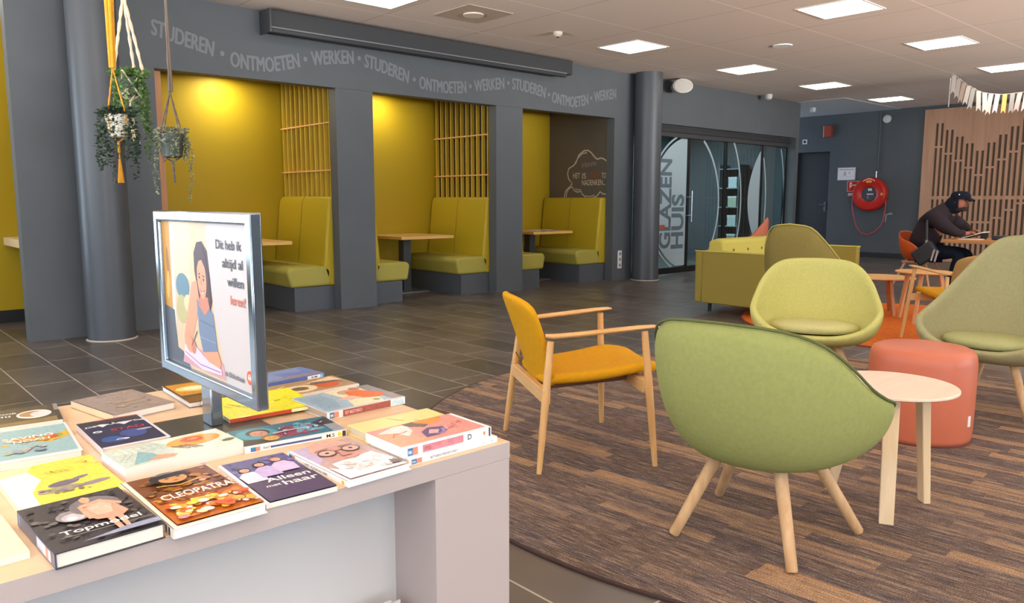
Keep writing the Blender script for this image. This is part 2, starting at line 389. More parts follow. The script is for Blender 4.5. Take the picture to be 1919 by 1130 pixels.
# frosted film, rings and lettering on the panes
FR1 = frost('#b9ccd2', .80); FRL = frost('#cfdcdf', .62)
def circ_clip(cx, cz, r, x0, x1, z0, z1, n=40):
    P = []
    for i in range(n+1):
        z = z0+(z1-z0)*i/n; d = r*r-(z-cz)**2; h = math.sqrt(max(d, 0)); P.append((max(x0, min(x1, cx-h)), z, max(x0, min(x1, cx+h))))
    return P
FY = GY-.008
def film(name, rows, m, y=FY):
    mb = MB()
    vs = [(a, y, z) for a, z, b in rows]+[(b, y, z) for a, z, b in rows]; n = len(rows)
    mb.add(vs, [(i, n+i, n+i+1, i+1) for i in range(n-1)])
    return mb.build(name, m, g)
film('frosted_film', circ_clip(11.62, 1.2, 1.16, 9.8, 11.455, .12, 2.31), FR1)
def arcline(cx, cz, rx, rz, a0, a1, w, x0, x1, name='frosted_ring'):
    mb = MB(); L = []; Q = []
    for i in range(41):
        a = R(a0+(a1-a0)*i/40); x = cx+rx*math.cos(a); z = cz+rz*math.sin(a)
        if not (x0 <= x <= x1 and .1 <= z <= 2.32): continue
        L.append((x, FY, z)); Q.append((x+w*math.cos(a), FY, z+w*math.sin(a)))
    n = len(L); mb.add(L+Q, [(i, n+i, n+i+1, i+1) for i in range(n-1)]); return mb.build(name, FRL, g)
arcline(11.62, 1.2, 1.20, 1.20, 100, 260, .035, 9.8, 11.45)
arcline(11.35, 1.2, 1.10, 1.28, -80, 65, .045, 11.53, 12.62)
arcline(12.3, 1.2, .90, 1.5, -60, 60, .045, 12.70, 13.88)
arcline(13.2, 1.2, .90, 1.75, -60, 60, .04, 13.96, 14.8)
arcline(13.95, 1.2, .86, 1.75, -50, 50, .04, 13.96, 14.81)
rows = []
for i in range(25):
    z = .35+1.85*i/24; d = .42*(1-((z-1.27)/.95)**2); rows.append((13.885-max(.01, d), z, 13.885))
film('frosted_film', rows, FR1)
LG = mat('#5f7079', .5); LR = mat('#a8574a', .5)
def glass_word(txt, x_base, z0, z1, capw, m):
    vs, fs = text_polys(txt, 1, bold=.03)
    a = min(v[0] for v in vs); b = max(v[0] for v in vs); lo = min(v[1] for v in vs); hi = max(v[1] for v in vs)
    P = [(x_base-(y-lo)/(hi-lo)*capw, FY-.003, z0+(x-a)/(b-a)*(z1-z0)) for x, y in vs]
    return MB().add(P, fs).build('lettering', m, g)
glass_word('GLAZEN', 11.03, .43, 1.95, .33, LG)
glass_word('HUIS', 11.40, .42, 1.36, .36, LG)
MB().box(10.70, 10.86, FY-.005, FY-.004, .76, .84).build('lettering', LR, g)
h = MB(); h.tube([(11.545, GY-.07, .88), (11.545, GY-.07, 1.42)], .013); h.tube([(11.545, GY-.07, .99), (11.43, GY-.07, .99), (11.43, GY, .99)], .009)
h.tube([(11.545, GY-.07, 1.31), (11.43, GY-.07, 1.31), (11.43, GY, 1.31)], .009); h.build('door_handle', STEEL, g, smooth=True)
# the room behind the glass
zwall('wall_glass_room', mat('#7d8587', .8), [(9.45, 14.87, 11, 11.1, 0, CZ), (9.35, 9.45, BKY, 11, 0, CZ)])
zwall('wall_corner', GREY, [(14.87, 14.99, WY, 11.1, 0, CZ)])
struct(sbox('ceiling_glass_room', mat('#8d8d8a', .8), 9.45, 14.87, WY+.12, 11, 2.75, 2.8))
area('glass_room_light', (12.2, 9.7, 2.73), (0, 0, 0), 3, 1.2, 430, (.92, .97, 1))
sh_ = thing('shelf_unit', 'narrow shelf unit with light and dark items seen through the third glass pane', 'shelf', (14.5, 8.95, 0))
for z in (.3, .7, 1.1, 1.5, 1.9): MB().box(0, .36, 0, .45, z, z+.02).build('shelf', mat('#8c9496', .5), sh_)
MB().box(0, .36, -.02, 0, 0, 2.0).box(0, .36, .45, .47, 0, 2.0).build('sides', mat('#6d7578', .5), sh_)
for z, cl in ((.32,'#9aa68c'),(.72,'#c9cdc8'),(1.12,'#b5b9a0'),(1.52,'#d2d6d6')):
    bx_ = thing('storage_box', 'storage box on the shelf unit behind the glass', 'box', (14.53, 9.0, z), 0, 'boxes on the shelf behind the glass')
    MB().box(0, .25, 0, .2, 0, .22).build('box_body', mat(cl, .6), bx_); MB().box(-.005, .255, -.005, .205, .19, .225).build('lid', mat('#e0e0dc', .6), bx_)
# ---- the wave of lettering along the lintel
CEN = [(2.57,2.885),(2.8,2.83),(3.16,2.748),(3.32,2.68),(3.7,2.665),(4.07,2.75),(4.4,2.82),(4.74,2.86),(4.89,2.845),(5.2,2.79),(5.49,2.72),(5.65,2.68),(6.0,2.655),(6.37,2.69),(6.7,2.75),(7.02,2.80),(7.2,2.81),(7.5,2.79),(7.79,2.745),(7.95,2.70),(8.36,2.67),(8.67,2.735),(9.0,2.82),(9.32,2.872)]
def cz(x):
    if x <= CEN[0][0]: return CEN[0][1]
    for i in range(len(CEN)-1):
        (a, p), (b, q) = CEN[i], CEN[i+1]
        if x <= b:
            p0 = CEN[max(i-1, 0)]; q1 = CEN[min(i+2, len(CEN)-1)]; t = (x-a)/(b-a)
            m0 = (q-p0[1])/(b-p0[0])*(b-a); m1 = (q1[1]-p)/(q1[0]-a)*(b-a)
            return (2*t**3-3*t*t+1)*p+(t**3-2*t*t+t)*m0+(-2*t**3+3*t*t)*q+(t**3-t*t)*m1
    return CEN[-1][1]
LW = mat('#76787c', .6)
def wave_word(txt, x0, x1, m):
    vs, fs = text_polys(txt, 1)
    a = min(v[0] for v in vs); b = max(v[0] for v in vs)
    P = []; mb = MB()
    for x, y in vs:
        X = x0+(x-a)/(b-a)*(x1-x0); sl = (cz(X+.05)-cz(X-.05))/.1
        P.append((X-sl*(y-.36)*.1, WY-.002, cz(X)+(y-.36)/.72*.15))
    for k, (dx, dz) in enumerate(((0,0),(.006,0),(-.006,0),(0,.004),(0,-.004))): mb.add([(p[0]+dx, p[1]-.0003*k, p[2]+dz) for p in P], fs)
    return mb.build('lettering', m, wl)
WD = ['STUDEREN', 'ONTMOETEN', 'WERKEN']*3
WX = [(2.57,3.15),(3.32,4.07),(4.22,4.74),(4.89,5.49),(5.65,6.37),(6.51,7.02),(7.17,7.79),(7.93,8.67),(8.81,9.30)]
for t_, (a, b) in zip(WD, WX): wave_word(t_, a, b, LW)
for i in range(8):
    x = (WX[i][1]+WX[i+1][0])/2
    MB().add([(x+.022*math.cos(a), WY-.003, cz(x)+.026*math.sin(a)) for a in [2*PI*k/16 for k in range(16)]], [tuple(range(16))]).build('lettering', LW, wl)

# ---- thought cloud painted on the end wall of the third booth
CM = frame_M((9.326, 0, 0), (0, -1, 0), (0, 0, 1)); CW = mat('#cbbfa6', .7); CR = mat('#a2522b', .7)
out = [(8.997,1.303),(8.965,1.406),(8.816,1.521),(8.90,1.60),(8.925,1.69),(8.90,1.77),(8.78,1.823),(8.72,1.90),(8.68,1.98),(8.567,2.043),(8.48,2.045),(8.412,2.007),(8.33,1.93),(8.278,1.898),(8.21,1.915),(8.147,1.899),(8.08,1.86),(8.06,1.817)]
bot = [(8.955,1.303),(8.94,1.37),(8.90,1.44),(8.815,1.475),(8.78,1.42),(8.70,1.385),(8.615,1.40),(8.60,1.36),(8.50,1.29),(8.40,1.285),(8.28,1.32),(8.212,1.39),(8.15,1.355),(8.07,1.35)]
sh = [('l', [(-y, z) for y, z in out], .022, CW), ('l', [(-y, z) for y, z in bot], .018, CW),
      ('l', [(-8.75,1.84),(-8.70,1.93),(-8.60,2.0),(-8.5,2.01)], .02, CW), ('l', [(-8.75,1.45),(-8.7,1.42),(-8.62,1.43)], .014, CW), ('l', [(-8.52,1.33),(-8.42,1.315),(-8.33,1.34)], .012, CW),
      ('t', 'Hmm', -8.60, 1.77, .09, .30, 6, mat('#8f8577', .7)),
      ('t', 'HET', -8.80, 1.61, .085, .15, 0, CW), ('t', 'IS', -8.60, 1.605, .085, .085, 0, CW), ('t', 'STOF', -8.455, 1.60, .085, .23, 0, CR), ('t', 'TOT', -8.185, 1.60, .085, .13, 0, CW),
      ('t', 'NADENKEN...', -8.60, 1.495, .085, .50, 0, CW)]
paint('cloud_drawing', wl, CM, 1, 1, sh)

# =================================================================== CEILING THINGS
DIFF = mat('#fffaf4', .5, emit=PANEL_E); LFR = mat('#d9d4cc', .5)
lamp = thing('ceiling_light', 'square ceiling panel light', 'ceiling light', (8.02, 6.54, CZ), 0, 'square panel lights in the ceiling')
mb = MB()
for a in ((-.325,.325,-.325,-.305),(-.325,.325,.305,.325),(-.325,-.305,-.305,.305),(.305,.325,-.305,.305)): mb.box(a[0],a[1],a[2],a[3],-.008,0)
mb.build('frame', LFR, lamp); MB().box(-.305,.305,-.305,.305,-.006,-.001).build('diffuser', DIFF, lamp)
lamp['label'] = 'square panel light above the third booth, nearest to the long wall'
spots = [((10.63, 6.50), 'square panel light just right of the far column top, small white speaker below left'),
 ((13.1, 6.48), 'square panel light in the wall-side row, third along, above the glass front corner'),
 ((15.75, 6.45), 'square panel light farthest away, in front of the far blue grey wall'),
 ((8.03, 3.85), 'largest square panel light in view, cut by the top edge near the hanging paper tips'),
 ((10.68, 3.80), 'square panel light at upper right, behind the largest panel light'),
 ((13.33, 3.80), 'square panel light above the paper bunting at the right edge'),
 ((4.3, 6.62), 'square panel light whose tip shows at the top edge, above the projection screen case')]
for (x, y), lb in spots: dup(lamp, (x, y, CZ), 0, lb)
off = [(5.42, 3.85), (2.82, 3.85), (4.8, 1.2), (7.4, 1.2), (10.0, 1.2), (12.6, 1.2), (15.2, 1.2), (15.9, 3.8), (-2.4, 3.85), (-2.4, 1.2), (4.8, -1.5), (8, -1.5), (11.5, -1.5)]
for x, y in off: dup(lamp, (x, y, CZ), 0, 'square ceiling panel light outside the photographed part of the room')
dup(lamp, (.95, 8.75, CZ), 0, 'ceiling light in the corner above the counter at the far left edge')
v = thing('ceiling_vent', 'square flush air vent in the ceiling near the projection screen case', 'air vent', (5.39, 6.55, CZ))
VM = mat('#bba896', .6)
MB().box(-.3,.3,-.3,.3,-.006,0).build('plate', VM, v); MB().lathe([(.11, -.02), (.11, -.006)], n=24).build('diffuser', mat('#dccdbd', .5), v, smooth=True)
s_ = thing('smoke_detector', 'small white smoke detector on the ceiling, left of the nearest wall-side panel light', 'smoke detector', (6.68, 6.57, CZ))
MB().lathe([(.03,-.055),(.045,-.04),(.055,-.03),(.055,0)], n=20).build('body', mat('#c9bcb0', .5), s_, smooth=True)
MB().lathe([(.018,-.062),(.02,-.05)], n=12).build('sensor', BLACK, s_)
s_ = thing('downlight', 'small round ceiling downlight with a bright rim between two panel lights', 'downlight', (9.35, 5.21, CZ))
MB().lathe([(.10,-.012),(.12,-.012),(.12,0),(.10,0)], n=32).build('rim', mat('#f2efe8', .3), s_, smooth=True)
MB().lathe([(.10,-.01),(.10,-.004)], n=24).build('lens', mat('#8d8078', .3), s_)
s_ = thing('speaker', 'oval white speaker mounted high beside the far round column', 'speaker', (10.62, 7.66, 3.07))
rg = []
for yy, sc in ((-.11, .86), (-.10, .98), (-.06, 1), (.10, .8)):
    rg.append([(.17*sc*math.cos(a), yy, .115*sc*math.sin(a)) for a in [2*PI*k/28 for k in range(28)]])
MB().ring(rg).build('housing', mat('#cfc8c0', .45), s_, smooth=True); MB().box(-.03,.03,.05,.22,-.03,.03).box(-.02,.02,.0,.04,.0,.14).build('bracket', mat('#8f8a86', .5), s_)
MB().ring([[(.15*math.cos(a), yy, .097*math.sin(a)) for a in [2*PI*k/28 for k in range(28)]] for yy in (-.115,-.108)]).build('grille', mat('#b9b2aa', .7, bump=(300, .4)), s_)
s_.rotation_euler = (0, 0, R(-35))
s_ = thing('motion_sensor', 'small white ceiling sensor at the wall edge above the glass front', 'sensor', (13.4, 7.7, CZ))
MB().lathe([(.03,-.10),(.06,-.08),(.07,-.03),(.07,0)], n=20).build('body', mat('#c8c2bc', .5), s_, smooth=True)
s_ = thing('ceiling_sensor', 'small white ceiling sensor on the white strip above the far door', 'sensor', (15.9, 8.1, CZ-.012))
MB().lathe([(.04,-.09),(.06,-.06),(.06,0)], n=20).build('body', mat('#d8d8d6', .5), s_, smooth=True)

# projection screen case on the wall, under the ceiling
pc = thing('projection_screen_case', 'long dark grey projection screen case fixed high on the lettered wall', 'projection screen', (3.66, 7.9, 2.96))
DG = mat('#323336', .6)
MB().box(0, 4.45, -.22, 0, .03, .22).build('casing', DG, pc, bevel=.012)
MB().box(0, 4.32, -.235, -.17, -.012, .03).build('bottom_bar', mat('#28292b', .5), pc, bevel=.006)
MB().box(0, 4.32, -.237, -.20, .03, .045).build('trim_strip', mat('#6c6e72', .5), pc)
MB().box(-.02, 0, -.24, 0, -.01, .22).build('end_cap', mat('#3c3d40', .4), pc)

# =================================================================== BOOTHS
VIN = mat('#b59c22', .5, .35, bump=(60, .06)); VINS = mat('#a59a45', .5, .35, bump=(60, .06))
PLB = mat('#4d5258', .5)
def bench_right():
    b = thing('booth_bench', '', 'bench', (4.0, 8.06, 0), 0, 'upholstered high-back booth benches')
    MB().box(0, .62, 0, 1.27, 0, .27).build('base', PLB, b)
    q = [(-.03,.27),(.47,.27),(.47,.46),(.42,.50),(-.03,.50),(-.08,.46)]
    MB().prism(q, 1.27, Matrix(((1,0,0,0),(0,0,1,0),(0,1,0,0),(0,0,0,1)))).build('seat_cushion', VINS, b, bevel=.03, smooth=True, seg=3)
    q = [(.38,.46),(.465,1.24),(.50,1.30),(.62,1.30),(.62,.27),(.45,.27)]
    MB().prism(q, 1.27, Matrix(((1,0,0,0),(0,0,1,0),(0,1,0,0),(0,0,0,1)))).build('backrest', VIN, b, bevel=.025, smooth=True, seg=3)
    MB().tube([(.381,.64,.52),(.464,.64,1.24),(.497,.64,1.298)], .004, 6).build('seam', mat('#82760f', .6), b)
    return b
B1 = bench_right(); B1['label'] = 'yellow green high-back booth bench right of the poster stand, in the first booth'
dup(B1, (6.39, 8.06, 0), 0, 'yellow green high-back booth bench in the middle booth, facing the wooden table')
dup(B1, (8.70, 8.06, 0), 0, 'yellow green high-back booth bench below the thought cloud drawing')
def bench_left():
    b = thing('booth_bench', '', 'bench', (4.925, 8.06, 0), 0, 'upholstered high-back booth benches')
    MB().box(0, .53, 0, 1.27, 0, .26).build('base', PLB, b)
    q = [(.15,.26),(.62,.26),(.66,.44),(.62,.49),(.15,.49)]
    MB().prism(q, 1.27, Matrix(((1,0,0,0),(0,0,1,0),(0,1,0,0),(0,0,0,1)))).build('seat_cushion', VINS, b, bevel=.03, smooth=True, seg=3)
    q = [(.23,.46),(.15,1.24),(.11,1.30),(0,1.30),(0,.26),(.16,.26)]
    MB().prism(q, 1.27, Matrix(((1,0,0,0),(0,0,1,0),(0,1,0,0),(0,0,0,1)))).build('backrest', VIN, b, bevel=.025, smooth=True, seg=3)
    return b
B2 = bench_left(); B2['label'] = 'booth bench whose seat end sticks out from behind the post left of the middle booth'
dup(B2, (7.315, 8.06, 0), 0, 'booth bench whose seat end sticks out from behind the post left of the third booth')
TT = wood('#e0b56a', '#cf9f55', .45, axis=0)
def booth_table():
    t = thing('booth_table', '', 'table', (3.33, 8.45, 0), 0, 'wooden booth tables')
    MB().box(0, .86, 0, .88, .74, .78).build('tabletop', TT, t, bevel=.003)
    MB().box(.30,.42,.40,.52,.02,.74).build('column', mat('#3c4044', .4), t)
    MB().box(.12,.60,.22,.70,0,.02).build('base_plate', mat('#8d8f90', .35, metal=.6), t, bevel=.004)
    return t
t0 = booth_table(); t0['label'] = 'wooden table in the first booth, its tip showing right of the poster stand'
dup(t0, (5.72, 8.45, 0), 0, 'wooden table in the middle booth between two benches')
dup(t0, (8.10, 8.45, 0), 0, 'wooden table in the third booth with an open magazine on it')
mg = thing('magazine', 'open magazine lying on the table of the third booth', 'magazine', (8.62, 8.66, .78))
MB().grid([[(-.2,y,.002),(-.1,y,.012),(0,y,.003),(.1,y,.012),(.2,y,.002)] for y in (0,.26)]).build('pages', mat('#ded6c4', .6), mg, solid=.002, off=1)
SL = wood('#e2c04a', '#d3ad34', .5, axis=2, scale=8)
def slat_screen(n):
    s = thing('slat_screen', '', 'room divider', (4.53, 8.10, 1.3), 0, 'slatted room dividers above the booth benches')
    for i in range(n):
        y = .03+1.16*i/(n-1); MB().box(0, .055, y-.006, y+.006, .0, 1.42).build('slat', SL, s)
    MB().box(.088, .10, 0, 1.24, 0, 1.42).build('backing', mat('#2c210c', .7), s)
    for z in (.30, .84): MB().box(-.008, .10, 0, 1.23, z-.008, z+.008).build('rail', wood('#e6b87c', '#dba867', .5, axis=1), s)
    return s
s1 = slat_screen(11); s1['label'] = 'yellow slatted divider above the bench of the first booth, nearest the hanging plants'
dup(s1, (6.92, 8.10, 1.3), 0, 'yellow slatted divider above the bench of the middle booth')
# booth lamps: recessed spots in the booth ceilings
for i, x in enumerate((3.75, 5.95, 8.30)):
    l = bpy.data.lights.new('booth_lamp', 'AREA'); l.shape = 'DISK'; l.size = .12; l.energy = (15, 11, 2.5)[i]; l.color = (1, .93, .74)
    o = bpy.data.objects.new('booth_lamp', l); COL.objects.link(o); o.location = (x, 9.05, 2.70)
    d = thing('recessed_spot', 'recessed spot in the ceiling of booth, hidden above the opening', 'downlight', (x, 9.05, 2.72), 0, 'recessed booth spots')
    MB().lathe([(.075,-.012),(.09,-.012),(.09,0),(.075,0)], n=24).build('rim', LFR, d)
# counter at the far left
c = thing('counter', 'pale wooden counter top at the far left edge against the yellow wall', 'counter', (1.47, 8.1, 0))
MB().box(0, .3, 0, 1.25, .80, .88).build('worktop', BIRCH, c, bevel=.004); MB().box(.15,.3,.2,1.25,0,.8).build('support', mat('#4a3a18', .6), c)
# wall sockets on the post right of the third booth
sk = thing('wall_socket', 'white triple wall socket low on the post right of the third booth', 'socket', (9.45, 7.9, .19))
MB().box(-.045,.045,-.012,0,0,.28).build('plate', mat('#e2e2e0', .4), sk, bevel=.003)
for z in (.05,.14,.23): MB().lathe([(.027,0),(.027,.004)], n=16, M=frame_M((0,-.0125,z),(1,0,0),(0,0,1))).build('outlet', mat('#8f8f8f', .5), sk)

# =================================================================== FAR WALL THINGS
X = BX
d = struct(MB().box(X+.25, X+.29, 8.47, 9.4, 0, 2.36).build('door_1', mat('#3a3b3e', .45)), 'dark grey door in the far wall')
MB().box(X+.2,X+.25,9.38,9.45,0,2.37).box(X+.2,X+.25,8.45,8.50,0,2.37).build('door_frame', mat('#2f3033', .5), d)
MB().box(X+.236,X+.25,8.60,8.66,1.0,1.22).tube([(X+.25,8.63,1.15),(X+.19,8.63,1.15),(X+.19,8.75,1.15)], .012).build('door_handle', STEEL, d)
zwall('wall_door_recess', GREYD, [(X+.29, X+.4, 8.4, 9.5, 0, CZ)])
FM = lambda y, z, dx=0: frame_M((X-dx, y, z), (0,-1,0), (0,0,1))
p = thing('framed_notice', 'white framed notice on the far wall above the red hose sign', 'notice', (X, 0, 0))
MB().box(-.02, 0, 7.84, 8.24, 1.71, 1.99).build('frame', mat('#dcdcdc', .5), p)
paint('print', p, frame_M((-.021, 8.22, 1.73), (0,-1,0), (0,0,1)), .36, .24, [('r',(0,0,1,1),mat('#e9e4e6',.6)), ('r',(.05,.86,.95,.92),mat('#8a8a90',.6)), ('p',[(.3,.35),(.4,.75),(.48,.7),(.5,.35)],mat('#b9b2b4',.6)), ('e',(.7,.6,.05,.12,0),mat('#c3b8ba',.6)), ('l',[(.1,.25),(.9,.25)],.004,mat('#a9a9ad',.6))])
RED = mat('#c4281b', .35, .5); REDF = mat('#d8432f', .4)
p = thing('hose_sign', 'red square fire hose sign beside the hose reel', 'sign', (X, 0, 0))
MB().box(-.01, 0, 7.76, 8.01, 1.455, 1.685).build('panel', mat('#dfd0c8', .5), p)
paint('symbol', p, frame_M((-.011, 8.0, 1.465), (0,-1,0), (0,0,1)), .23, .21, [('r',(0,0,1,1),RED), ('r',(.2,.42,.42,.9),mat('#f0d9cc')), ('e',(.31,.66,.13,.15,0),mat('#f0d9cc')), ('e',(.31,.66,.06,.07,0),RED), ('p',[(.5,.56),(.78,.56),(.78,.48),(.92,.62),(.78,.76),(.78,.68),(.5,.68)],mat('#f0d9cc')), ('l',[(.24,.45),(.24,.2)],.012,mat('#f0d9cc'))])
p = thing('call_point', 'small red and white label plate under the hose sign', 'sign', (X, 0, 0))
MB().box(-.03, 0, 7.86, 7.97, 1.355, 1.415).build('body', mat('#e8d0cc', .5), p, bevel=.004); MB().box(-.035,-.03,7.875,7.955,1.37,1.385).build('stripe', RED, p)
hr = thing('fire_hose_reel', 'round red fire hose reel on the far wall with its hose hanging in a loop', 'hose reel', (X, 7.45, 1.39))
LM = frame_M((0, 0, 0), (0,-1,0), (0,0,1))
MB().lathe([(.14,.02),(.16,.16),(.20,.19),(.33,.19),(.365,.16),(.375,.10),(.365,.04),(.33,.02)], n=48, M=LM).build('drum', RED, hr, smooth=True)
MB().lathe([(.155,.155),(.155,.165)], n=32, M=LM).build('hub', mat('#4a4b50', .5), hr)
paint('label', hr, LM @ Matrix.Translation((0,0,.166)), 1, 1, [('e',(.0,.10,.02,.03,0),WHITE),('e',(.045,.10,.02,.03,0),WHITE),('r',(-.04,-.01,.10,.012),WHITE),('r',(-.03,-.1,.0,-.03),mat('#7f8086'))])
paint('sticker', hr, LM @ Matrix.Translation((0,0,.191)), 1, 1, [('r',(-.06,.25,.06,.30),mat('#f2a33a')),('e',(.29,0,.03,.03,0),mat('#f2a33a')),('p',[(-.13,.27),(-.07,.31),(0,.325),(.07,.31),(.13,.27),(.12,.30),(.06,.335),(0,.35),(-.06,.335),(-.12,.30)],mat('#f0c9b8'))])
hz = [(7.81,1.40),(7.831,1.296),(7.82,1.1),(7.794,.942),(7.721,.706),(7.61,.54),(7.456,.495),(7.296,.567),(7.173,.702),(7.132,.819),(7.11,1.0),(7.10,1.2),(7.12,1.40)]
MB().tube([(-.10, y-7.45, z-1.39) for y, z in hz], .016, 8).build('hose', mat('#a8474a', .5), hr, smooth=True)
MB().tube([(-.04,-.09,.34),(-.04,-.09,.50)], .012, 8).tube([(-.04,-.09,.46),(-.04,-.16,.50)], .010, 8).build('valve', STEEL, hr)
MB().tube([(-.05,-.34,-.46),(-.12,-.44,-.43),(-.13,-.50,-.42)], .022, 8).tube([(-.1,-.38,-.46),(-.1,-.36,-.60)], .008, 8).build('nozzle', mat('#a8a49c', .4), hr, smooth=True)
al = thing('alarm_box', 'orange red alarm box high on the far wall left of the hose reel', 'alarm', (X, 8.50, 2.69))
MB().box(-.09, 0, -.085, .085, 0, .25).build('housing', mat('#a9482c', .5), al, bevel=.006); MB().box(-.093,-.02,.075,.10,.0,.25).build('lens', mat('#c99a8a', .4), al)
ss = thing('wall_switch', 'small white square plate on the far wall above the dark door', 'switch', (X, 9.07, 2.56))
MB().box(-.012, 0, -.06, .06, 0, .11).build('plate', mat('#d9d9d9', .5), ss, bevel=.003); MB().box(-.02,-.012,-.025,.025,.03,.08).build('rocker', BLACK, ss)
sd = thing('wall_siren', 'round white detector high on the far wall, left of the wooden slat panel', 'detector', (X, 7.212, 3.0))
MB().lathe([(.085,0),(.085,.03),(.06,.05)], n=24, M=frame_M((0,0,0),(0,-1,0),(0,0,1))).build('housing', mat('#cfcbc6', .5), sd, smooth=True)
pp = thing('wall_pipe', 'thin painted pipe running up the far wall above the hose reel', 'pipe', (X, 7.34, 0))
MB().tube([(-.02,0,1.9),(-.02,0,CZ)], .014, 8).build('pipe_run', GREY, pp, smooth=True)

# wooden panel with cut slots
PN = wood('#c69a7c', '#b88a6b', .55, axis=2, scale=5)
pan = thing('slotted_panel', 'pale wooden wall panel cut with rows of tall narrow slots behind the reading table', 'wall panel', (X-.06, 0, 0))
mb = MB(); Y0, Y1 = 6.42, 3.95
tops = [2.827, 2.683, 2.535, 2.388, 2.237, 2.385, 2.530, 2.674, 2.816]
cols = []
for i in range(9):
    yc = 6.165-i*.1935
    for k in (0, 1):
        y = yc-k*.096
        tp = tops[i]; low = [1.07, .93, .82, .82, .82, .82, .91, 1.07, 1.2][i]
        cols.append((y, [(tp, tp-.46), (tp-.50, 1.345), (1.275, low+.02), (low-.02, .42), (.38, .15)]))
edge = Y0
for y, slots in cols:
    a = y+.024; b = y-.024
    mb.box(-.02, .02, a, edge, .0, 3.12); edge = b
    z = 3.12
    for t_, bt in slots:
        mb.box(-.02, .02, b, a, t_, z); z = bt
    mb.box(-.02, .02, b, a, 0, z)
mb.box(-.02, .02, Y1, edge, 0, 3.12)
mb.build('board', PN, pan)
MB().box(.02, .055, Y1+.02, Y0-.02, .02, 3.08).build('backing', mat('#6b5a4a', .8), pan)

# bunting
def bunting(name, pts, lens, wd, label, sag=0):
    b = thing(name, label, 'bunting', pts[0]); o = Vector(pts[0])
    P = [Vector(p)-o for p in pts]
    MB().tube(P, .004, 5).build('cord', mat('#cdbfb0', .7), b)
    pal = ['#d9cdbf', '#c8bbb0', '#d4b8a4', '#cfc3b8', '#c4bdb0', '#e4dccf', '#ead9c2', '#efe6d4', '#d6d3dc', '#f0b65e', '#9c958c', '#d9bfb4', '#e3d3c4']
    k = 0
    for i in range(len(P)-1):
        for f in ((.3, .8) if lens[0] < .3 and len(P) < 12 else (.5,)):
            c = P[i].lerp(P[i+1], f); dr = (P[i+1]-P[i]); dr.z = 0; dr.normalize()
            tw = random.uniform(-.3, .3); dr = Matrix.Rotation(tw, 3, 'Z') @ dr
            nn = dr.cross(Vector((0,0,1))); L = random.uniform(*lens); w = wd/2; lean = random.uniform(-.05, .02)
            mb = MB(); V = []
            for s_ in (-1, 1):
                for (u, z) in ((-w, 0), (w, 0), (w, -L), (0, -L+.05), (-w, -L)): V.append(c+dr*(u+lean*(-z)/L)+Vector((0,0,z))+nn*(.0006*s_))
            mb.add(V, [(0,1,2,3,4), (9,8,7,6,5)]+[(j, 5+j, 5+(j+1) % 5, (j+1) % 5) for j in range(5)])
            cc = pal[k % len(pal)]
            fl = mb.build('flag', [mat(cc, .7)], b); k += 1
            if k % 3 == 1:
                V = [c+dr*(u+lean*(-z)/L)+Vector((0,0,z))+nn*(.0012*s2) for s2 in (-1,) for (u, z) in ((-w*.9, -L*.35), (w*.9, -L*.35), (w*.9, -L*.7), (-w*.9, -L*.7))]
                MB().add(V, [(0,1,2,3)]).build('printed_band', mat(['#b98a5c', '#8d8794', '#f4f1ea'][k//3 % 3], .7), fl)
    return b
bu = bunting('paper_bunting', [(13.36,4.57,3.2),(13.363,4.505,3.148),(13.38,4.431,3.086),(13.389,4.362,3.015),(13.401,4.296,2.977),(13.406,4.236,2.932),(13.429,4.159,2.887),(13.459,4.08,2.866),(13.49,4.002,2.853),(13.526,3.918,2.84),(13.569,3.832,2.843),(13.618,3.741,2.854),(13.649,3.666,2.861),(13.692,3.582,2.876),(13.735,3.5,2.902),(13.779,3.419,2.944),(13.831,3.337,3.017),(13.886,3.258,3.129),(13.9,3.23,3.2)], (.28, .32), .062, 'string of pale swallowtail paper flags hanging in front of the slotted wooden panel')
MB().tube([(.07,.04,-.05),(.09,.05,-.49)], .007, 6).build('cord_end', mat('#cfcac4', .7), bu)
bunting('paper_bunting', [(5.2,4.27,3.2),(5.4, 4.12, 3.13), (5.53, 4.01, 3.11), (5.64, 3.91, 3.10), (5.75, 3.8, 3.09), (5.9, 3.68, 3.09), (6.01, 3.57, 3.09), (6.11, 3.48, 3.09), (6.22, 3.38, 3.09), (6.34, 3.28, 3.10), (6.9, 2.8, 3.2)], (.155, .185), .05, 'nearer string of paper flags, only their tips showing at the top edge')

# =================================================================== RUGS
def disc(name, m, x, y, r, h, label, edge=None):
    t = thing(name, label, 'rug', (x, y, 0))
    MB().lathe([(r-.004, 0), (r, .002), (r, h-.002), (r-.004, h)], n=128).build('pile', m, t)
    if edge: MB().lathe([(r, 0), (r+.012, 0), (r+.012, h-.003), (r, h-.001)], n=128).build('binding', edge, t)
    return t
disc('round_rug', rug_mat(), 3.99, 1.95, 2.165, .012, 'large round brown rug woven in streaky planks under the front chairs', mat('#3a2622', .9))
disc('round_rug', mat('#cc6a2a', .95, .1, bump=(200, .6), var=.12, vscale=30), 8.25, 3.1, 1.6, .012, 'round orange rug behind the pouf and under the rear chairs', mat('#8d3a1c', .9))

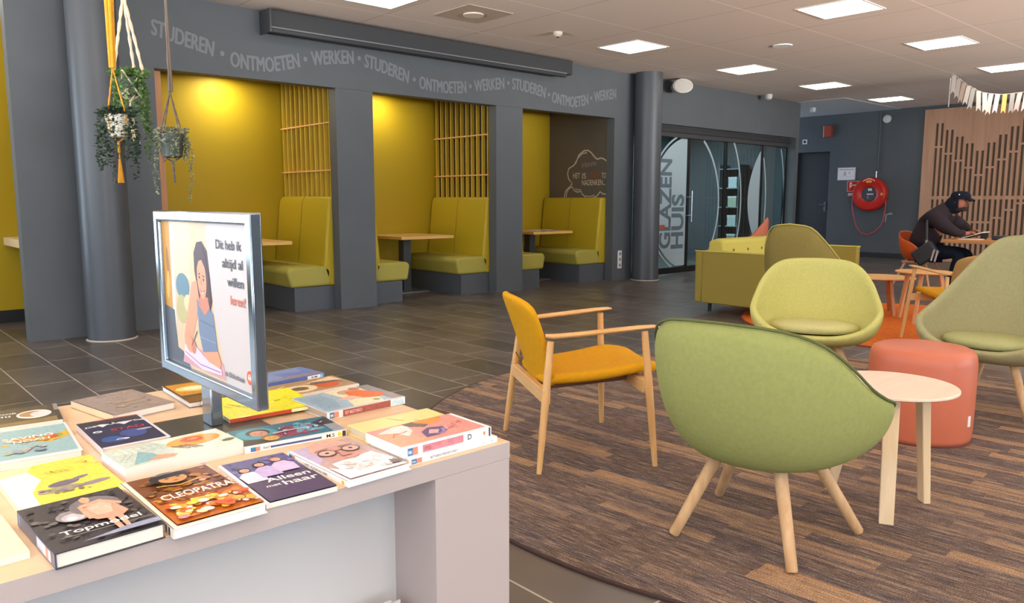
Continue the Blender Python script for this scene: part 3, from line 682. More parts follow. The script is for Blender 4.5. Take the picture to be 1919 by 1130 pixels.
# =================================================================== LOUNGE CHAIRS
def cr(pts, n):
    """Catmull-Rom through a list of 3-vectors"""
    P = [Vector(p) for p in pts]; out = []
    for i in range(len(P)-1):
        a = P[i-1] if i else P[i]*2-P[1]; b, c = P[i], P[i+1]; d = P[i+2] if i+2 < len(P) else P[i+1]*2-P[i]
        for k in range(n):
            t = k/n; out.append(.5*((2*b)+(c-a)*t+(2*a-5*b+4*c-d)*t*t+(3*b-a-3*c+d)*t**3))
    out.append(P[-1]); return out
LOW = [(.325,0,.38),(.325,.13,.385),(.31,.26,.42),(.265,.36,.485),(.18,.405,.54),(.07,.41,.575),(-.05,.395,.63),(-.16,.365,.71),(-.26,.305,.79),(-.34,.20,.835),(-.365,0,.845)]
HIGH = [(.325,0,.385),(.325,.13,.39),(.31,.26,.43),(.265,.36,.495),(.18,.405,.545),(.07,.405,.59),(-.04,.385,.655),(-.15,.345,.755),(-.26,.28,.885),(-.355,.18,1.01),(-.385,0,1.04)]
SHELL = [(.22,0,.46),(.21,.17,.465),(.13,.25,.56),(.02,.28,.66),(-.09,.27,.70),(-.17,.22,.76),(-.215,.11,.80),(-.225,0,.805)]
SOFF = -1
def shell_chair(name, half, fab, cush, th=.045, br=.17, bz=.30, legm=None, legs=None, piping=None, taper=(.024, .019), cz_=.375):
    t = thing(name, '', 'chair')
    r1 = cr(half, 3); loop = r1+[Vector((p.x, -p.y, p.z)) for p in r1[-2:0:-1]]
    n = len(loop); K = 7; rings = []
    for k in range(K+1):
        u = k/K; ring = []
        for p in loop:
            a = math.atan2(p.y, p.x); B_ = Vector((br*math.cos(a), br*1.05*math.sin(a), bz))
            back = max(0, -p.x/.38)
            C1 = Vector((p.x*.99-.01*back, p.y*.99, bz+(p.z-bz)*(.45+.05*back))); C2 = Vector((p.x*.80, p.y*.82, bz+.005))
            ring.append(tuple(p*(1-u)**3+C1*3*u*(1-u)**2+C2*3*u*u*(1-u)+B_*u**3))
        rings.append(ring)
    mb = MB()
    vs = [p for r_ in rings for p in r_]+[(0,0,bz-.004)]
    fs = [(i*n+j, (i+1)*n+j, (i+1)*n+(j+1) % n, i*n+(j+1) % n) for i in range(K) for j in range(n)]
    fs += [(K*n+j, len(vs)-1, K*n+(j+1) % n) for j in range(n)]
    mb.add(vs, fs)
    sh = mb.build('shell', fab, t, smooth='all', solid=th, off=SOFF, sub=1)
    if piping:
        pts = []
        for p in loop:
            q = Vector((p.x*.985, p.y*.985, p.z-.004)); pts.append(tuple(q))
        MB().tube(pts, .005, 6, closed=True).build('piping', piping, t, smooth=True)
    if cush:
        prof = [(0,0),(.21,0),(.255,.008),(.272,.028),(.265,.050),(.23,.066),(.12,.074),(0,.076)]
        rg = [[(r_*1.0*math.cos(a)+.035, r_*1.03*math.sin(a), cz_+z+.015*math.cos(a)*r_/.26) for a in [2*PI*j/36 for j in range(36)]] for r_, z in prof[1:-1]]
        MB().ring(rg).build('seat_cushion', cush, t, smooth=True, angle=70)
    for (a, b) in legs:
        a = Vector(a); b = Vector(b); L = (b-a)
        MB().tube([a, a+L*.5, b-L.normalized()*.006, b], [taper[0], (taper[0]+taper[1])/2, taper[1], taper[1]-.004], 16).build('leg', legm, t, smooth=True)
    return t
LEGS = [((-.11,.12,.30),(-.23,.225,.006)),((-.11,-.12,.30),(-.23,-.225,.006)),((.13,.14,.31),(.25,.285,.006)),((.13,-.14,.31),(.25,-.285,.006))]
def fab(c, c2=None): return mat(c, .92, .15, bump=(420, .5), var=.05, vscale=60)
LEGM = wood('#d0ab7e', '#b98f62', .5, axis=2, scale=10)
A = shell_chair('lounge_chair', LOW, fab('#989b5c'), fab('#b3b57c'), legm=LEGM, legs=LEGS, piping=mat('#5b6135', .9))
A.location = (2.54, 1.43, .012); A.rotation_euler = (0,0,R(6)); A['label'] = 'green low-backed lounge chair seen from behind in the foreground, beside the pale round side table'
Bc = shell_chair('lounge_chair', LOW, fab('#c2bc70'), fab('#c2bc7e'), legm=LEGM, legs=LEGS)
Bc.location = (4.93, 2.43, .012); Bc.rotation_euler = (0,0,R(207)); Bc['label'] = 'yellow green low lounge chair facing the camera with a round seat cushion'
Cc = shell_chair('lounge_chair', HIGH, fab('#8c7b42'), fab('#a59a4c'), legm=LEGM, legs=LEGS, piping=mat('#c3b760', .9))
Cc.location = (6.76, 3.43, .012); Cc.rotation_euler = (0,0,R(3)); Cc['label'] = 'olive high-backed lounge chair seen from behind, between the sofa and the yellow green chair'
Dc = shell_chair('lounge_chair', HIGH, fab('#a09a70'), fab('#a9a872'), legm=LEGM, legs=LEGS)
Dc.location = (5.186, 1.415, .012); Dc.rotation_euler = (0,0,R(174)); Dc['label'] = 'sage green high-backed lounge chair cut by the right edge, behind the pouf'
Ec = shell_chair('lounge_chair', HIGH, fab('#cf7a5c'), fab('#d0805f'), legm=LEGM, legs=LEGS)
Ec.scale = (1, 1, .97); Ec.location = (10.62, 6.45, 0); Ec.rotation_euler = (0,0,R(120)); Ec['label'] = 'coral lounge chair mostly hidden behind the sofa, its top corner showing'
CH = [Ec]

# =================================================================== MUSTARD ARMCHAIRS
MUS = mat('#cc9110', .85, .2, bump=(400, .35), var=.04, vscale=40)
ARW = wood('#dcae72', '#c99558', .42, axis=2, scale=10)
def armchair():
    t = thing('armchair', '', 'armchair')
    LB = {('r',1):((-.215,.285,.60),(-.285,.35,0)), ('r',-1):((-.215,-.285,.60),(-.285,-.35,0)), ('f',1):((.235,.305,.635),(.275,.37,0)), ('f',-1):((.235,-.305,.635),(.275,-.37,0))}
    for k, (a, b) in LB.items():
        a = Vector(a); b = Vector(b)
        MB().tube([a, a.lerp(b, .4), a.lerp(b, .75), b], [.016, .019, .016, .012], 14).build('leg', ARW, t, smooth=True)
    for s in (1, -1):
        # armrest: flat paddle, wide at the front, running back to the backrest
        ctr = [(-.235, s*.262, .622), (-.20, s*.283, .622), (-.10, s*.292, .628), (.08, s*.302, .642), (.20, s*.307, .652), (.275, s*.312, .656), (.30, s*.315, .655)]
        hw = [.010, .020, .019, .022, .029, .026, .012]; th = [.010, .012, .012, .012, .010, .008, .005]
        rg = []
        for (x, y, z), w, h in zip(ctr, hw, th):
            rg.append([(x, y+w*math.cos(a), z+h*math.sin(a)) for a in [2*PI*j/16 for j in range(16)]])
        MB().ring(rg).build('armrest', wood('#dcae72', '#c99558', .42, axis=0, scale=10), t, smooth=True)
    # cross rails and centre rails
    rw = wood('#dcb27c', '#cc9a60', .45, axis=1, scale=10)
    MB().box(-.258,-.225,-.325,.325,.315,.378).build('rear_rail', rw, t, bevel=.004)
    MB().box(.222,.255,-.33,.33,.345,.408).build('front_rail', rw, t, bevel=.004)
    MB().add([(-.24,-.13,.335),(.24,-.13,.365),(.24,-.10,.365),(-.24,-.10,.335),(-.24,-.13,.375),(.24,-.13,.405),(.24,-.10,.405),(-.24,-.10,.375),
              (-.24,.10,.335),(.24,.10,.365),(.24,.13,.365),(-.24,.13,.335),(-.24,.10,.375),(.24,.10,.405),(.24,.13,.405),(-.24,.13,.375)],
             [tuple(i+o for i in f) for o in (0, 8) for f in [(0,3,2,1),(4,5,6,7),(0,1,5,4),(1,2,6,5),(2,3,7,6),(3,0,4,7)]]).build('side_rail', mat('#7a5233', .6), t)
    # seat
    P = []
    for i in range(13):
        u = i/12; row = []
        for j in range(13):
            v = -1+2*j/12
            x = -.235+.60*u; w = .225+.045*math.sin(min(1, u*1.25)*PI*.5)
            if u > .85: w *= 1-.35*((u-.85)/.15)**2
            if u < .1: w *= .93+.7*u
            z = .395+.075*u-.02*math.sin(u*PI)-.045*max(0, u-.78)/.22+.012*v*v
            row.append((x, v*w, z))
        P.append(row)
    MB().grid(P).build('seat', MUS, t, smooth='all', solid=.050, off=0, sub=1)
    # backrest
    P = []
    for i in range(13):
        u = i/12; row = []
        for j in range(13):
            v = -1+2*j/12
            w = .215+.055*math.sin(min(1, u*1.5)*PI/2)
            if u > .86: w *= 1-.28*((u-.86)/.14)**2
            x = -.215-.11*u-.03*u*u+.045*v*v; z = .37+.425*u-.02*max(0, u-.86)/.14*abs(v)**3
            row.append((x, v*w, z))
        P.append(row)
    MB().grid(P).build('backrest', MUS, t, smooth='all', solid=.034, off=0, sub=1)
    MB().tube([(-.235-.0,.18,.40),(-.285,.10,.48),(-.345,.0,.60)][:2], .003, 6).build('seam', mat('#a06d0a', .9), t)
    return t
F = armchair(); F.location = (2.795, 2.605, .012); F.rotation_euler = (0,0,R(-29)); F['label'] = 'mustard armchair with pale wooden arms, nearest the book display, facing right'
G = dup(F, (7.43, 2.33, .012), R(51), 'mustard armchair with wooden arms half hidden behind the sage green high-backed chair', None)

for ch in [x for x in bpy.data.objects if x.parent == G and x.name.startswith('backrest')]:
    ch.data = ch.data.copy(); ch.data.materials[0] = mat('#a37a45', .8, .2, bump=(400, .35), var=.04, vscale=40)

# =================================================================== SOFA
SO = fab('#9c8a42'); SOL = mat('#c6b95c', .9, .15)
so = thing('sofa', 'olive box-shaped sofa with tufted back cushions and black legs', 'sofa', (7.40, 4.18, 0))
LX, LY = 2.18, .90
MB().box(0, LX, LY-.09, LY, .11, .69).build('back_panel', SO, so, bevel=.015, smooth=True)
MB().box(0, .09, 0, LY-.09, .11, .69).build('arm', SO, so, bevel=.012, smooth=True)
MB().box(LX-.09, LX, 0, LY-.09, .11, .69).build('arm', SO, so, bevel=.012, smooth=True)
MB().box(.09, LX-.09, .03, LY-.09, .13, .30).build('base', SO, so, bevel=.01)
for i in (0, 1):
    a = .095+i*(LX-.19)/2; MB().box(a+.004, a+(LX-.19)/2-.004, .02, LY-.32, .30, .45).build('seat_cushion', SO, so, bevel=.03, smooth=True, seg=3)
    cc_ = MB().prism([(LY-.34, .44),(LY-.29, .81),(LY-.20,.83),(LY-.10,.80),(LY-.10,.44)], (LX-.19)/2-.01, Matrix(((0,0,1,a+.005),(1,0,0,0),(0,1,0,0),(0,0,0,1)))).build('back_cushion', SOL, so, bevel=.03, smooth=True, seg=3)
    for u in (.2, .5, .8):
        for z in (.54, .70): MB().lathe([(.0,.004),(.014,.006),(.016,0)], n=10, M=frame_M((a+u*(LX-.19)/2, LY-.34+.05*(z-.44)/.37-.002, z), (1,0,0), (0,0,1))).build('tuft_button', mat('#7e7430', .9), cc_)
MB().tube([(0,LY,.69),(0,0,.69),(.09,0,.69),(.09,LY-.09,.69)], .007, 6).build('piping', SOL, so)
MB().tube([(LX-.09,LY-.09,.69),(LX-.09,0,.69),(LX,0,.69),(LX,LY,.69)], .007, 6).build('piping', SOL, so)
for x in (.14, LX-.14):
    for y in (.12, LY-.12): MB().tube([(x,y,.013 if y < .5 else 0),(x,y,.12)], [.018,.022], 12).build('leg', BLACK, so, smooth=True)

# =================================================================== TABLES AND POUF
def side_table(label, x, y, z, r, legs, m, lm, rz=0, lw=(.026, .020), th=.014, lean=.0, cat='table', dzf=0):
    t = thing('side_table', label, cat, (x, y, dzf), rz)
    MB().lathe([(r-.006, z-th), (r, z-th+.004), (r, z-.003), (r-.003, z)], n=72).build('tabletop', m, t, smooth=True)
    for (tx, ty), (bx, by) in legs:
        a = Vector((tx, ty, z-th)); b = Vector((bx, by, 0)); d = Vector((bx, by, 0)).normalized(); e = Vector((-d.y, d.x, 0))
        rg = [[tuple(p+d*(sx*w)+e*(sy*h_)) for sx, sy in ((1,1),(-1,1),(-1,-1),(1,-1))] for p, w, h_ in ((b, lw[0]*.8, lw[1]*.9), (a, lw[0], lw[1]))]
        MB().ring(rg).build('leg', lm, t, bevel=.003)
    return t
side_table('pale round side table with three legs between the green chair and the coral pouf', 3.205, 1.245, .50, .25,
   [((-.13,-.06),(-.215,-.10)), ((.10,-.09),(.125,-.115)), ((0,.12),(-.02,.215))], wood('#e8d2bd', '#dfc6ad', .4, axis=0, scale=6), wood('#e5cba4', '#d6b88c', .45, scale=8), dzf=.012, lw=(.018, .029))
side_table('lower of two small wooden side tables on the orange rug, left one', 8.77, 3.56, .405, .33,
   [((-.1,.12),(-.16,.2)), ((.14,.0),(.23,.0)), ((-.1,-.12),(-.16,-.2))], wood('#e3b06c', '#d49c56', .45, axis=0, scale=6), wood('#b9763f', '#a86634', .5), lw=(.02,.02), dzf=.012)
side_table('taller of two small wooden side tables on the orange rug, right one', 8.45, 3.02, .52, .27,
   [((.02,.16),(.1,.26)), ((.1,-.12),(.18,-.2)), ((-.12,-.02),(-.24,-.02))], wood('#e3b06c', '#d49c56', .45, axis=0, scale=6), wood('#d9a878', '#c8925e', .5), lw=(.02,.018), dzf=.012)
po = thing('pouf', 'round coral leather pouf behind the pale side table', 'pouf', (4.31, 1.52, .012))
MB().lathe([(.235,0),(.248,.008),(.252,.03),(.256,.20),(.256,.41),(.250,.445),(.238,.466),(.215,.477),(.12,.483),(.01,.485)], n=72).build('body', mat('#c46a4c', .42, .45, bump=(90, .08)), po, smooth=True, angle=60)
MB().lathe([(.256,.0),(.256,.004),(.25,.008)], n=72).build('foot_ring', mat('#5a2a1e', .7), po)
a = math.atan2(-1.52-.05, -4.31)+R(62); MB().box(0,.004,-.011,.011,.10,.155, Matrix.Rotation(a, 4, 'Z') @ Matrix.Translation((.254,0,0))).build('tag', WHITE, po)

# =================================================================== READING TABLE, CHAIR, PERSON
rt_ = thing('reading_table', 'long wooden table by the slotted panel where the person reads', 'table', (11.0, 1.5, 0))
MB().box(0, .80, 0, 2.25, .715, .75).build('tabletop', wood('#cf8f4c', '#bd7c3c', .45, axis=1), rt_, bevel=.003)
for y in (.3, 1.25):
    for x in (.10, .66): MB().box(x, x+.06, y, y+.10, 0, .715).build('leg', mat('#1d2430', .5), rt_)
oc = shell_chair('shell_chair', SHELL, mat('#cf5a24', .45, .4), None, th=.012, br=.15, bz=.425, legm=wood('#dba484', '#cb9270', .5), taper=(.016, .014),
   legs=[((-.10,.12,.43),(-.24,.24,.01)),((-.10,-.12,.43),(-.24,-.24,.01)),((.12,.12,.43),(.25,.24,.01)),((.12,-.12,.43),(.25,-.24,.01))])
oc.scale = (1.12, 1.12, 1.04); oc.location = (11.36, 4.13, 0); oc.rotation_euler = (0,0,R(-95)); oc['label'] = 'orange shell chair with wooden legs that the reading person sits on'; oc['category'] = 'chair'
MB().tube([(-.12,.15,.40),(-.14,-.15,.40),(.14,-.15,.40),(.14,.15,.40)], .014, 8, closed=True).build('leg_frame', wood('#dba484', '#cb9270', .5), oc, smooth=True)

def skin(name, V, E, m, parent, sub=2):
    me = bpy.data.meshes.new(name); me.from_pydata([v[0] for v in V], E, []); me.materials.append(m)
    o = bpy.data.objects.new(name, me); COL.objects.link(o); o.parent = parent
    md = o.modifiers.new('k', 'SKIN'); md.use_smooth_shade = True
    if not me.skin_vertices: pass
    for i, v in enumerate(V):
        s = me.skin_vertices[0].data[i]; r = v[1]; s.radius = r if isinstance(r, tuple) else (r, r)
        s.use_root = (i == 0)
    q = o.modifiers.new('u', 'SUBSURF'); q.levels = sub; q.render_levels = sub
    return o
SK = mat('#a9694f', .6); DK = mat('#33292d', .85, .2, var=.08, vscale=8); NV = mat('#161a26', .85, .2)
# person sits facing -y; the camera side is -x.  local frame: world coordinates relative to the pelvis foot point
pe = thing('person', 'person in dark hooded jacket and cap bent over a book at the reading table', 'person', (11.36, 4.08, 0)); pe.scale = (1.06, 1.06, 1.03)
sc = [((0,0,.54),.13), ((0,-.05,.70),.12), ((0,-.12,.88),.12), ((0,-.22,1.02),.11), ((0,-.29,1.08),.055), ((0,-.36,1.12),.075), ((0,-.385,1.20),.09), ((0,-.38,1.26),.075),
      ((-.17,-.19,1.0),.06), ((-.25,-.33,.86),.045), ((-.20,-.46,.79),.035), ((-.13,-.55,.80),.028), ((.17,-.19,1.0),.06), ((.25,-.33,.86),.045), ((.20,-.44,.79),.035), ((.12,-.52,.82),.028),
      ((-.10,-.06,.52),.085), ((-.13,-.46,.53),.06), ((-.13,-.42,.30),.045), ((-.13,-.38,.08),.035), ((.10,-.06,.52),.085), ((.13,-.46,.53),.06), ((.13,-.46,.30),.045), ((.13,-.46,.08),.035)]
ed = [(0,1),(1,2),(2,3),(3,4),(4,5),(5,6),(6,7),(3,8),(8,9),(9,10),(10,11),(3,12),(12,13),(13,14),(14,15),(0,16),(16,17),(17,18),(18,19),(0,20),(20,21),(21,22),(22,23)]
V = list(sc); E_ = list(ed)
for base, s in ((11, 1), (15, -1)):
    bx, by, bz = sc[base][0]
    for f in range(4):
        i = len(V); ox = (f-1.5)*.017; ln = (.030,.034,.032,.026)[f]
        V += [((bx+ox, by-.035, bz+.012), .009), ((bx+ox, by-.035-ln, bz+.004), .008), ((bx+ox, by-.04-ln, bz-.026), .007)]
        E_ += [(base, i), (i, i+1), (i+1, i+2)]
    i = len(V); V += [((bx+s*.035, by-.01, bz+.02), .009), ((bx+s*.03, by-.05, bz+.02), .008)]; E_ += [(base, i), (i, i+1)]
skin('body', V, E_, SK, pe)
# face details on the head
hd = Vector((0, -.385, 1.19))
MB().tube([(0,-.465,1.205),(0,-.492,1.17),(0,-.47,1.155)], [.008,.014,.006], 8).build('nose', SK, pe, smooth=True)
for s in (-1, 1):
    MB().lathe([(.001,.006),(.008,.003),(.009,0)], n=10, M=frame_M((s*.035,-.462,1.205), (1,0,0), (0,0,1))).build('eye', mat('#1b1412', .4), pe)
    MB().tube([(s*.088,-.36,1.21),(s*.095,-.35,1.19),(s*.088,-.36,1.16)], .009, 6).build('ear', SK, pe, smooth=True)
MB().tube([(-.022,-.458,1.138),(0,-.466,1.14),(.022,-.458,1.138)], .005, 6).build('mouth', mat('#83463a', .6), pe)
MB().tube([(-.07,-.36,1.10),(-.05,-.42,1.10),(0,-.445,1.105),(.05,-.42,1.10),(.07,-.36,1.10)], [.02,.026,.028,.026,.02], 8).build('beard', mat('#2c1d18', .9), pe, smooth=True)
# jacket with hood
jv = [((0,.03,.56),(.22,.19)), ((0,.0,.72),(.21,.19)), ((0,-.08,.90),(.22,.18)), ((0,-.18,1.04),(.19,.15)), ((0,-.28,1.12),(.125,.115)),
      ((-.20,-.18,.99),.115), ((-.285,-.34,.87),.09), ((-.22,-.46,.80),.055), ((-.15,-.525,.80),.042), ((.20,-.18,.99),.115), ((.285,-.34,.87),.09), ((.22,-.45,.80),.055), ((.16,-.49,.81),.045)]
skin('jacket', jv, [(0,1),(1,2),(2,3),(3,4),(3,5),(5,6),(6,7),(7,8),(3,9),(9,10),(10,11),(11,12)], DK, pe)
mb = MB(); rings = []
for i in range(9):      # hood: open at the face
    a = R(-60+i*25); rr = .118+.01*math.sin(i)
    rings.append([(0+.105*math.cos(b), -.36+.02+ (rr*math.sin(b))*math.cos(a)*0 + .075-.11*math.cos(b)*0, 0) for b in (0,)])
hood = []
for i in range(7):
    u = i/6; y = -.395+.19*u; k = math.sqrt(max(.02, 1-(max(0, u-.35)/.68)**2)); z = 1.19-.05*u
    hood.append([((.103+.01*u)*k*math.cos(b), y, z+.125*k*math.sin(b)-(.05*u if math.sin(b) < 0 else 0)) for b in [2*PI*j/16 for j in range(16)]])
MB().add([p for r_ in hood for p in r_]+[(0,-.19,1.13)], [(i*16+j, i*16+(j+1) % 16, (i+1)*16+(j+1) % 16, (i+1)*16+j) for i in range(6) for j in range(16)]+[(96+j, 96+(j+1) % 16, 112) for j in range(16)]).build('hood', NV, pe, smooth='all', solid=.012, off=1, sub=1)
# cap with peak
prof = [(.104,1.235),(.106,1.27),(.095,1.305),(.06,1.33),(.01,1.338)]
rg = [[(r_*.98*math.cos(b), -.385+r_*1.08*math.sin(b), z-.10*(r_*1.08*math.sin(b))*-.25) for b in [2*PI*j/20 for j in range(20)]] for r_, z in prof]
cp = MB().ring(rg).build('cap', NV, pe, smooth=True, angle=80)
MB().grid([[(.075*v, -.47-.075*u*(1-.35*v*v), 1.255-.04*u-.02*v*v) for v in (-1,-.5,0,.5,1)] for u in (0,.5,1)]).build('peak', NV, cp, smooth='all', solid=.008)
MB().lathe([(.001,.005),(.008,.003),(.008,0)], n=8, M=frame_M((-.10,-.40,1.29), (0,-1,0), (0,0,1))).build('badge', WHITE, cp)
skin('trousers', [((0,0,.54),(.17,.13)), ((-.11,-.10,.535),.105), ((-.14,-.47,.54),.085), ((-.14,-.43,.30),.075), ((-.14,-.38,.10),.07), ((.11,-.10,.535),.105), ((.14,-.47,.54),.085), ((.14,-.47,.30),.075), ((.14,-.46,.10),.07)],
     [(0,1),(1,2),(2,3),(3,4),(0,5),(5,6),(6,7),(7,8)], mat('#141c28', .85, .2), pe)
for x, y in ((-.14,-.40), (.14,-.48)):
    MB().ring([[(x+w*math.cos(b), y-.05+l*math.sin(b), z) for b in [2*PI*j/16 for j in range(16)]] for w, l, z in ((.045,.125,0),(.05,.135,.02),(.048,.125,.05),(.04,.07,.085))]).build('shoe', mat('#202024', .6), pe, smooth=True)
bag = thing('shoulder_bag', 'black shoulder bag with two pale zips worn at the side of the reading person', 'bag', (11.02, 3.90, .47)); bag.scale = (.9, .9, .9)
BM = Matrix.Rotation(R(-38), 4, 'X')
MB().box(-.05,.05,-.19,.15,-.02,.22, BM).build('pouch', mat('#2b2b2f', .5), bag, bevel=.03, smooth=True, seg=3)
for k in (0, .05): MB().box(-.054,-.048,-.12+k,-.10+k+.004,.0,.17, Matrix.Rotation(R(12), 4, 'X')).build('zip', mat('#b8aca8', .4), bag)
MB().tube([(.0,.06,.18),(-.0,.04,.30),(.01,.05,.44),(.05,.07,.56),(.16,.08,.67),(.30,.10,.70),(.42,.16,.60)], .016, 8, flat=.4).build('strap', mat('#3c3a3a', .5), bag, smooth=True)
MB().box(-.012,.02,.02,.055,.24,.29).build('buckle', mat('#a9a39c', .35, metal=.7), bag)
bk = thing('open_book', 'open book propped up on the reading table in front of the person', 'book', (11.35, 3.38, .75), 0)
MB().add([(-.15,.20,.002),(.15,.20,.002),(.15,.20,.012),(-.15,.20,.012),(-.15,-.04,.085),(.15,-.04,.085),(.15,-.04,.10),(-.15,-.04,.10)], [(0,3,2,1),(4,5,6,7),(0,1,5,4),(1,2,6,5),(2,3,7,6),(3,0,4,7)]).build('pages', mat('#e8dcc4', .6), bk)
MB().add([(-.155,.205,0),(.155,.205,0),(.155,.205,.002),(-.155,.205,.002),(-.155,-.045,.083),(.155,-.045,.083),(.155,-.045,.086),(-.155,-.045,.086)], [(0,3,2,1),(4,5,6,7),(0,1,5,4),(1,2,6,5),(2,3,7,6),(3,0,4,7)]).build('cover', mat('#4a4a50', .6), bk)
MB().box(-.10,.10,-.03,-.01,0,.083).build('book_rest', BLACK, bk)
nb = thing('notebook', 'flat pale notebook on the reading table under the hands of the person', 'notebook', (11.12, 3.36, .75))
MB().box(-.10,.10,-.05,.20,0,.012).build('pages', mat('#e3c9b8', .6), nb, bevel=.002)
pcs = thing('pencil_case', 'black case lying on the reading table beyond the open book', 'case', (11.3, 3.13, .75))
MB().box(-.10,.10,-.14,.10,0,.055).build('body', mat('#26262a', .5), pcs, bevel=.015, smooth=True); MB().box(-.09,.09,-.142,-.13,.02,.04).build('zip', mat('#8e8a88', .4), pcs)

# =================================================================== BOOK DISPLAY
dsp = thing('display_unit', 'low display unit with a pale wood top covered in books and a white recessed front', 'display unit', (-.62, 1.285, 0))
DX = 1.157+.62; DY = 1.04
MB().box(0, DX, 0, DY, .66, .70).build('top', [wood('#dcbd9a', '#d2b08a', .38, axis=0, scale=6)], dsp, bevel=.0015)
LAM = mat('#b3a6a1', .45, .4)
MB().box(0, DX, -.0012, 0, .661, .6985).box(DX, DX+.0012, 0, DY, .661, .6985).build('edge_band', LAM, dsp)
MB().box(DX-.212, DX, 0, DY, 0, .66).build('side_panel', LAM, dsp, bevel=.0015)
MB().box(0, .212, 0, DY, 0, .66).build('side_panel', LAM, dsp, bevel=.0015)
MB().box(.212, DX-.212, .16, .178, .12, .66).build('back_panel', mat('#c4c2c0', .45), dsp)
MB().box(.212, DX-.212, 0, DY, .10, .12).box(.212, DX-.212, .02, DY-.02, 0, .10).build('bottom_shelf', LAM, dsp)
bh = thing('brochure_holder', 'grey brochure holder in the recess of the display unit, only its corner in view', 'brochure holder', (.86, 1.375, .12))
MB().box(-.07,.05,.0,.004,0,.245).box(-.07,.05,.05,.054,0,.14).box(-.07,-.067,0,.054,0,.15).box(.047,.05,0,.054,0,.15).build('holder', mat('#c9c6c2', .2), bh)
MB().box(-.062,.042,.008,.03,.003,.235).build('leaflets', mat('#efeae6', .6), bh)
bh.rotation_euler = (0,0,0)

# ---- poster stand
CHR = mat('#8d99a3', .14, .5, .9)
st = thing('poster_stand', 'table-top poster stand with a chrome frame and a library poster', 'sign', (.684, 1.865, .70))
x0 = -.004; D_ = .028
y0, y1 = -.302, .302; z0, z1 = .100, .525; w = .026
mb = MB()
def fr_ring(x, ins):
    return [(x, y0+ins, z0+ins), (x, y1-ins, z0+ins), (x, y1-ins, z1-ins), (x, y0+ins, z1-ins)]
mb.ring([fr_ring(x0+D_, 0), fr_ring(x0, 0), fr_ring(x0, w), fr_ring(x0+.010, w+.002), fr_ring(x0+D_, w+.002)], cap=False, closed=True)
mb.build('frame', CHR, st, bevel=.004, smooth=True, seg=3)
MB().box(x0+.013, x0+.024, y0+w-.004, y1-w+.004, z0+w-.004, z1-w+.004).build('back_sheet', mat('#1c1d20', .5), st)
MB().box(x0+.004, x0+.032, -.03, .03, .006, z0+.004).build('post', CHR, st, bevel=.003, smooth=True)
MB().box(-.099, .116, -.105, .105, 0, .006).build('base_plate', mat('#3c382f', .35), st, bevel=.002)
PM = frame_M((x0+.0125, y1-w, z0+w), (0,-1,0), (0,0,1)); pw = .604-2*w; ph = .425-2*w
sk1 = mat('#cf8d6c', .5); sk2 = mat('#b9745a', .5); hair = mat('#3f2226', .5); dress = mat('#66758b', .5); pwh = mat('#b9b1ae', .5)
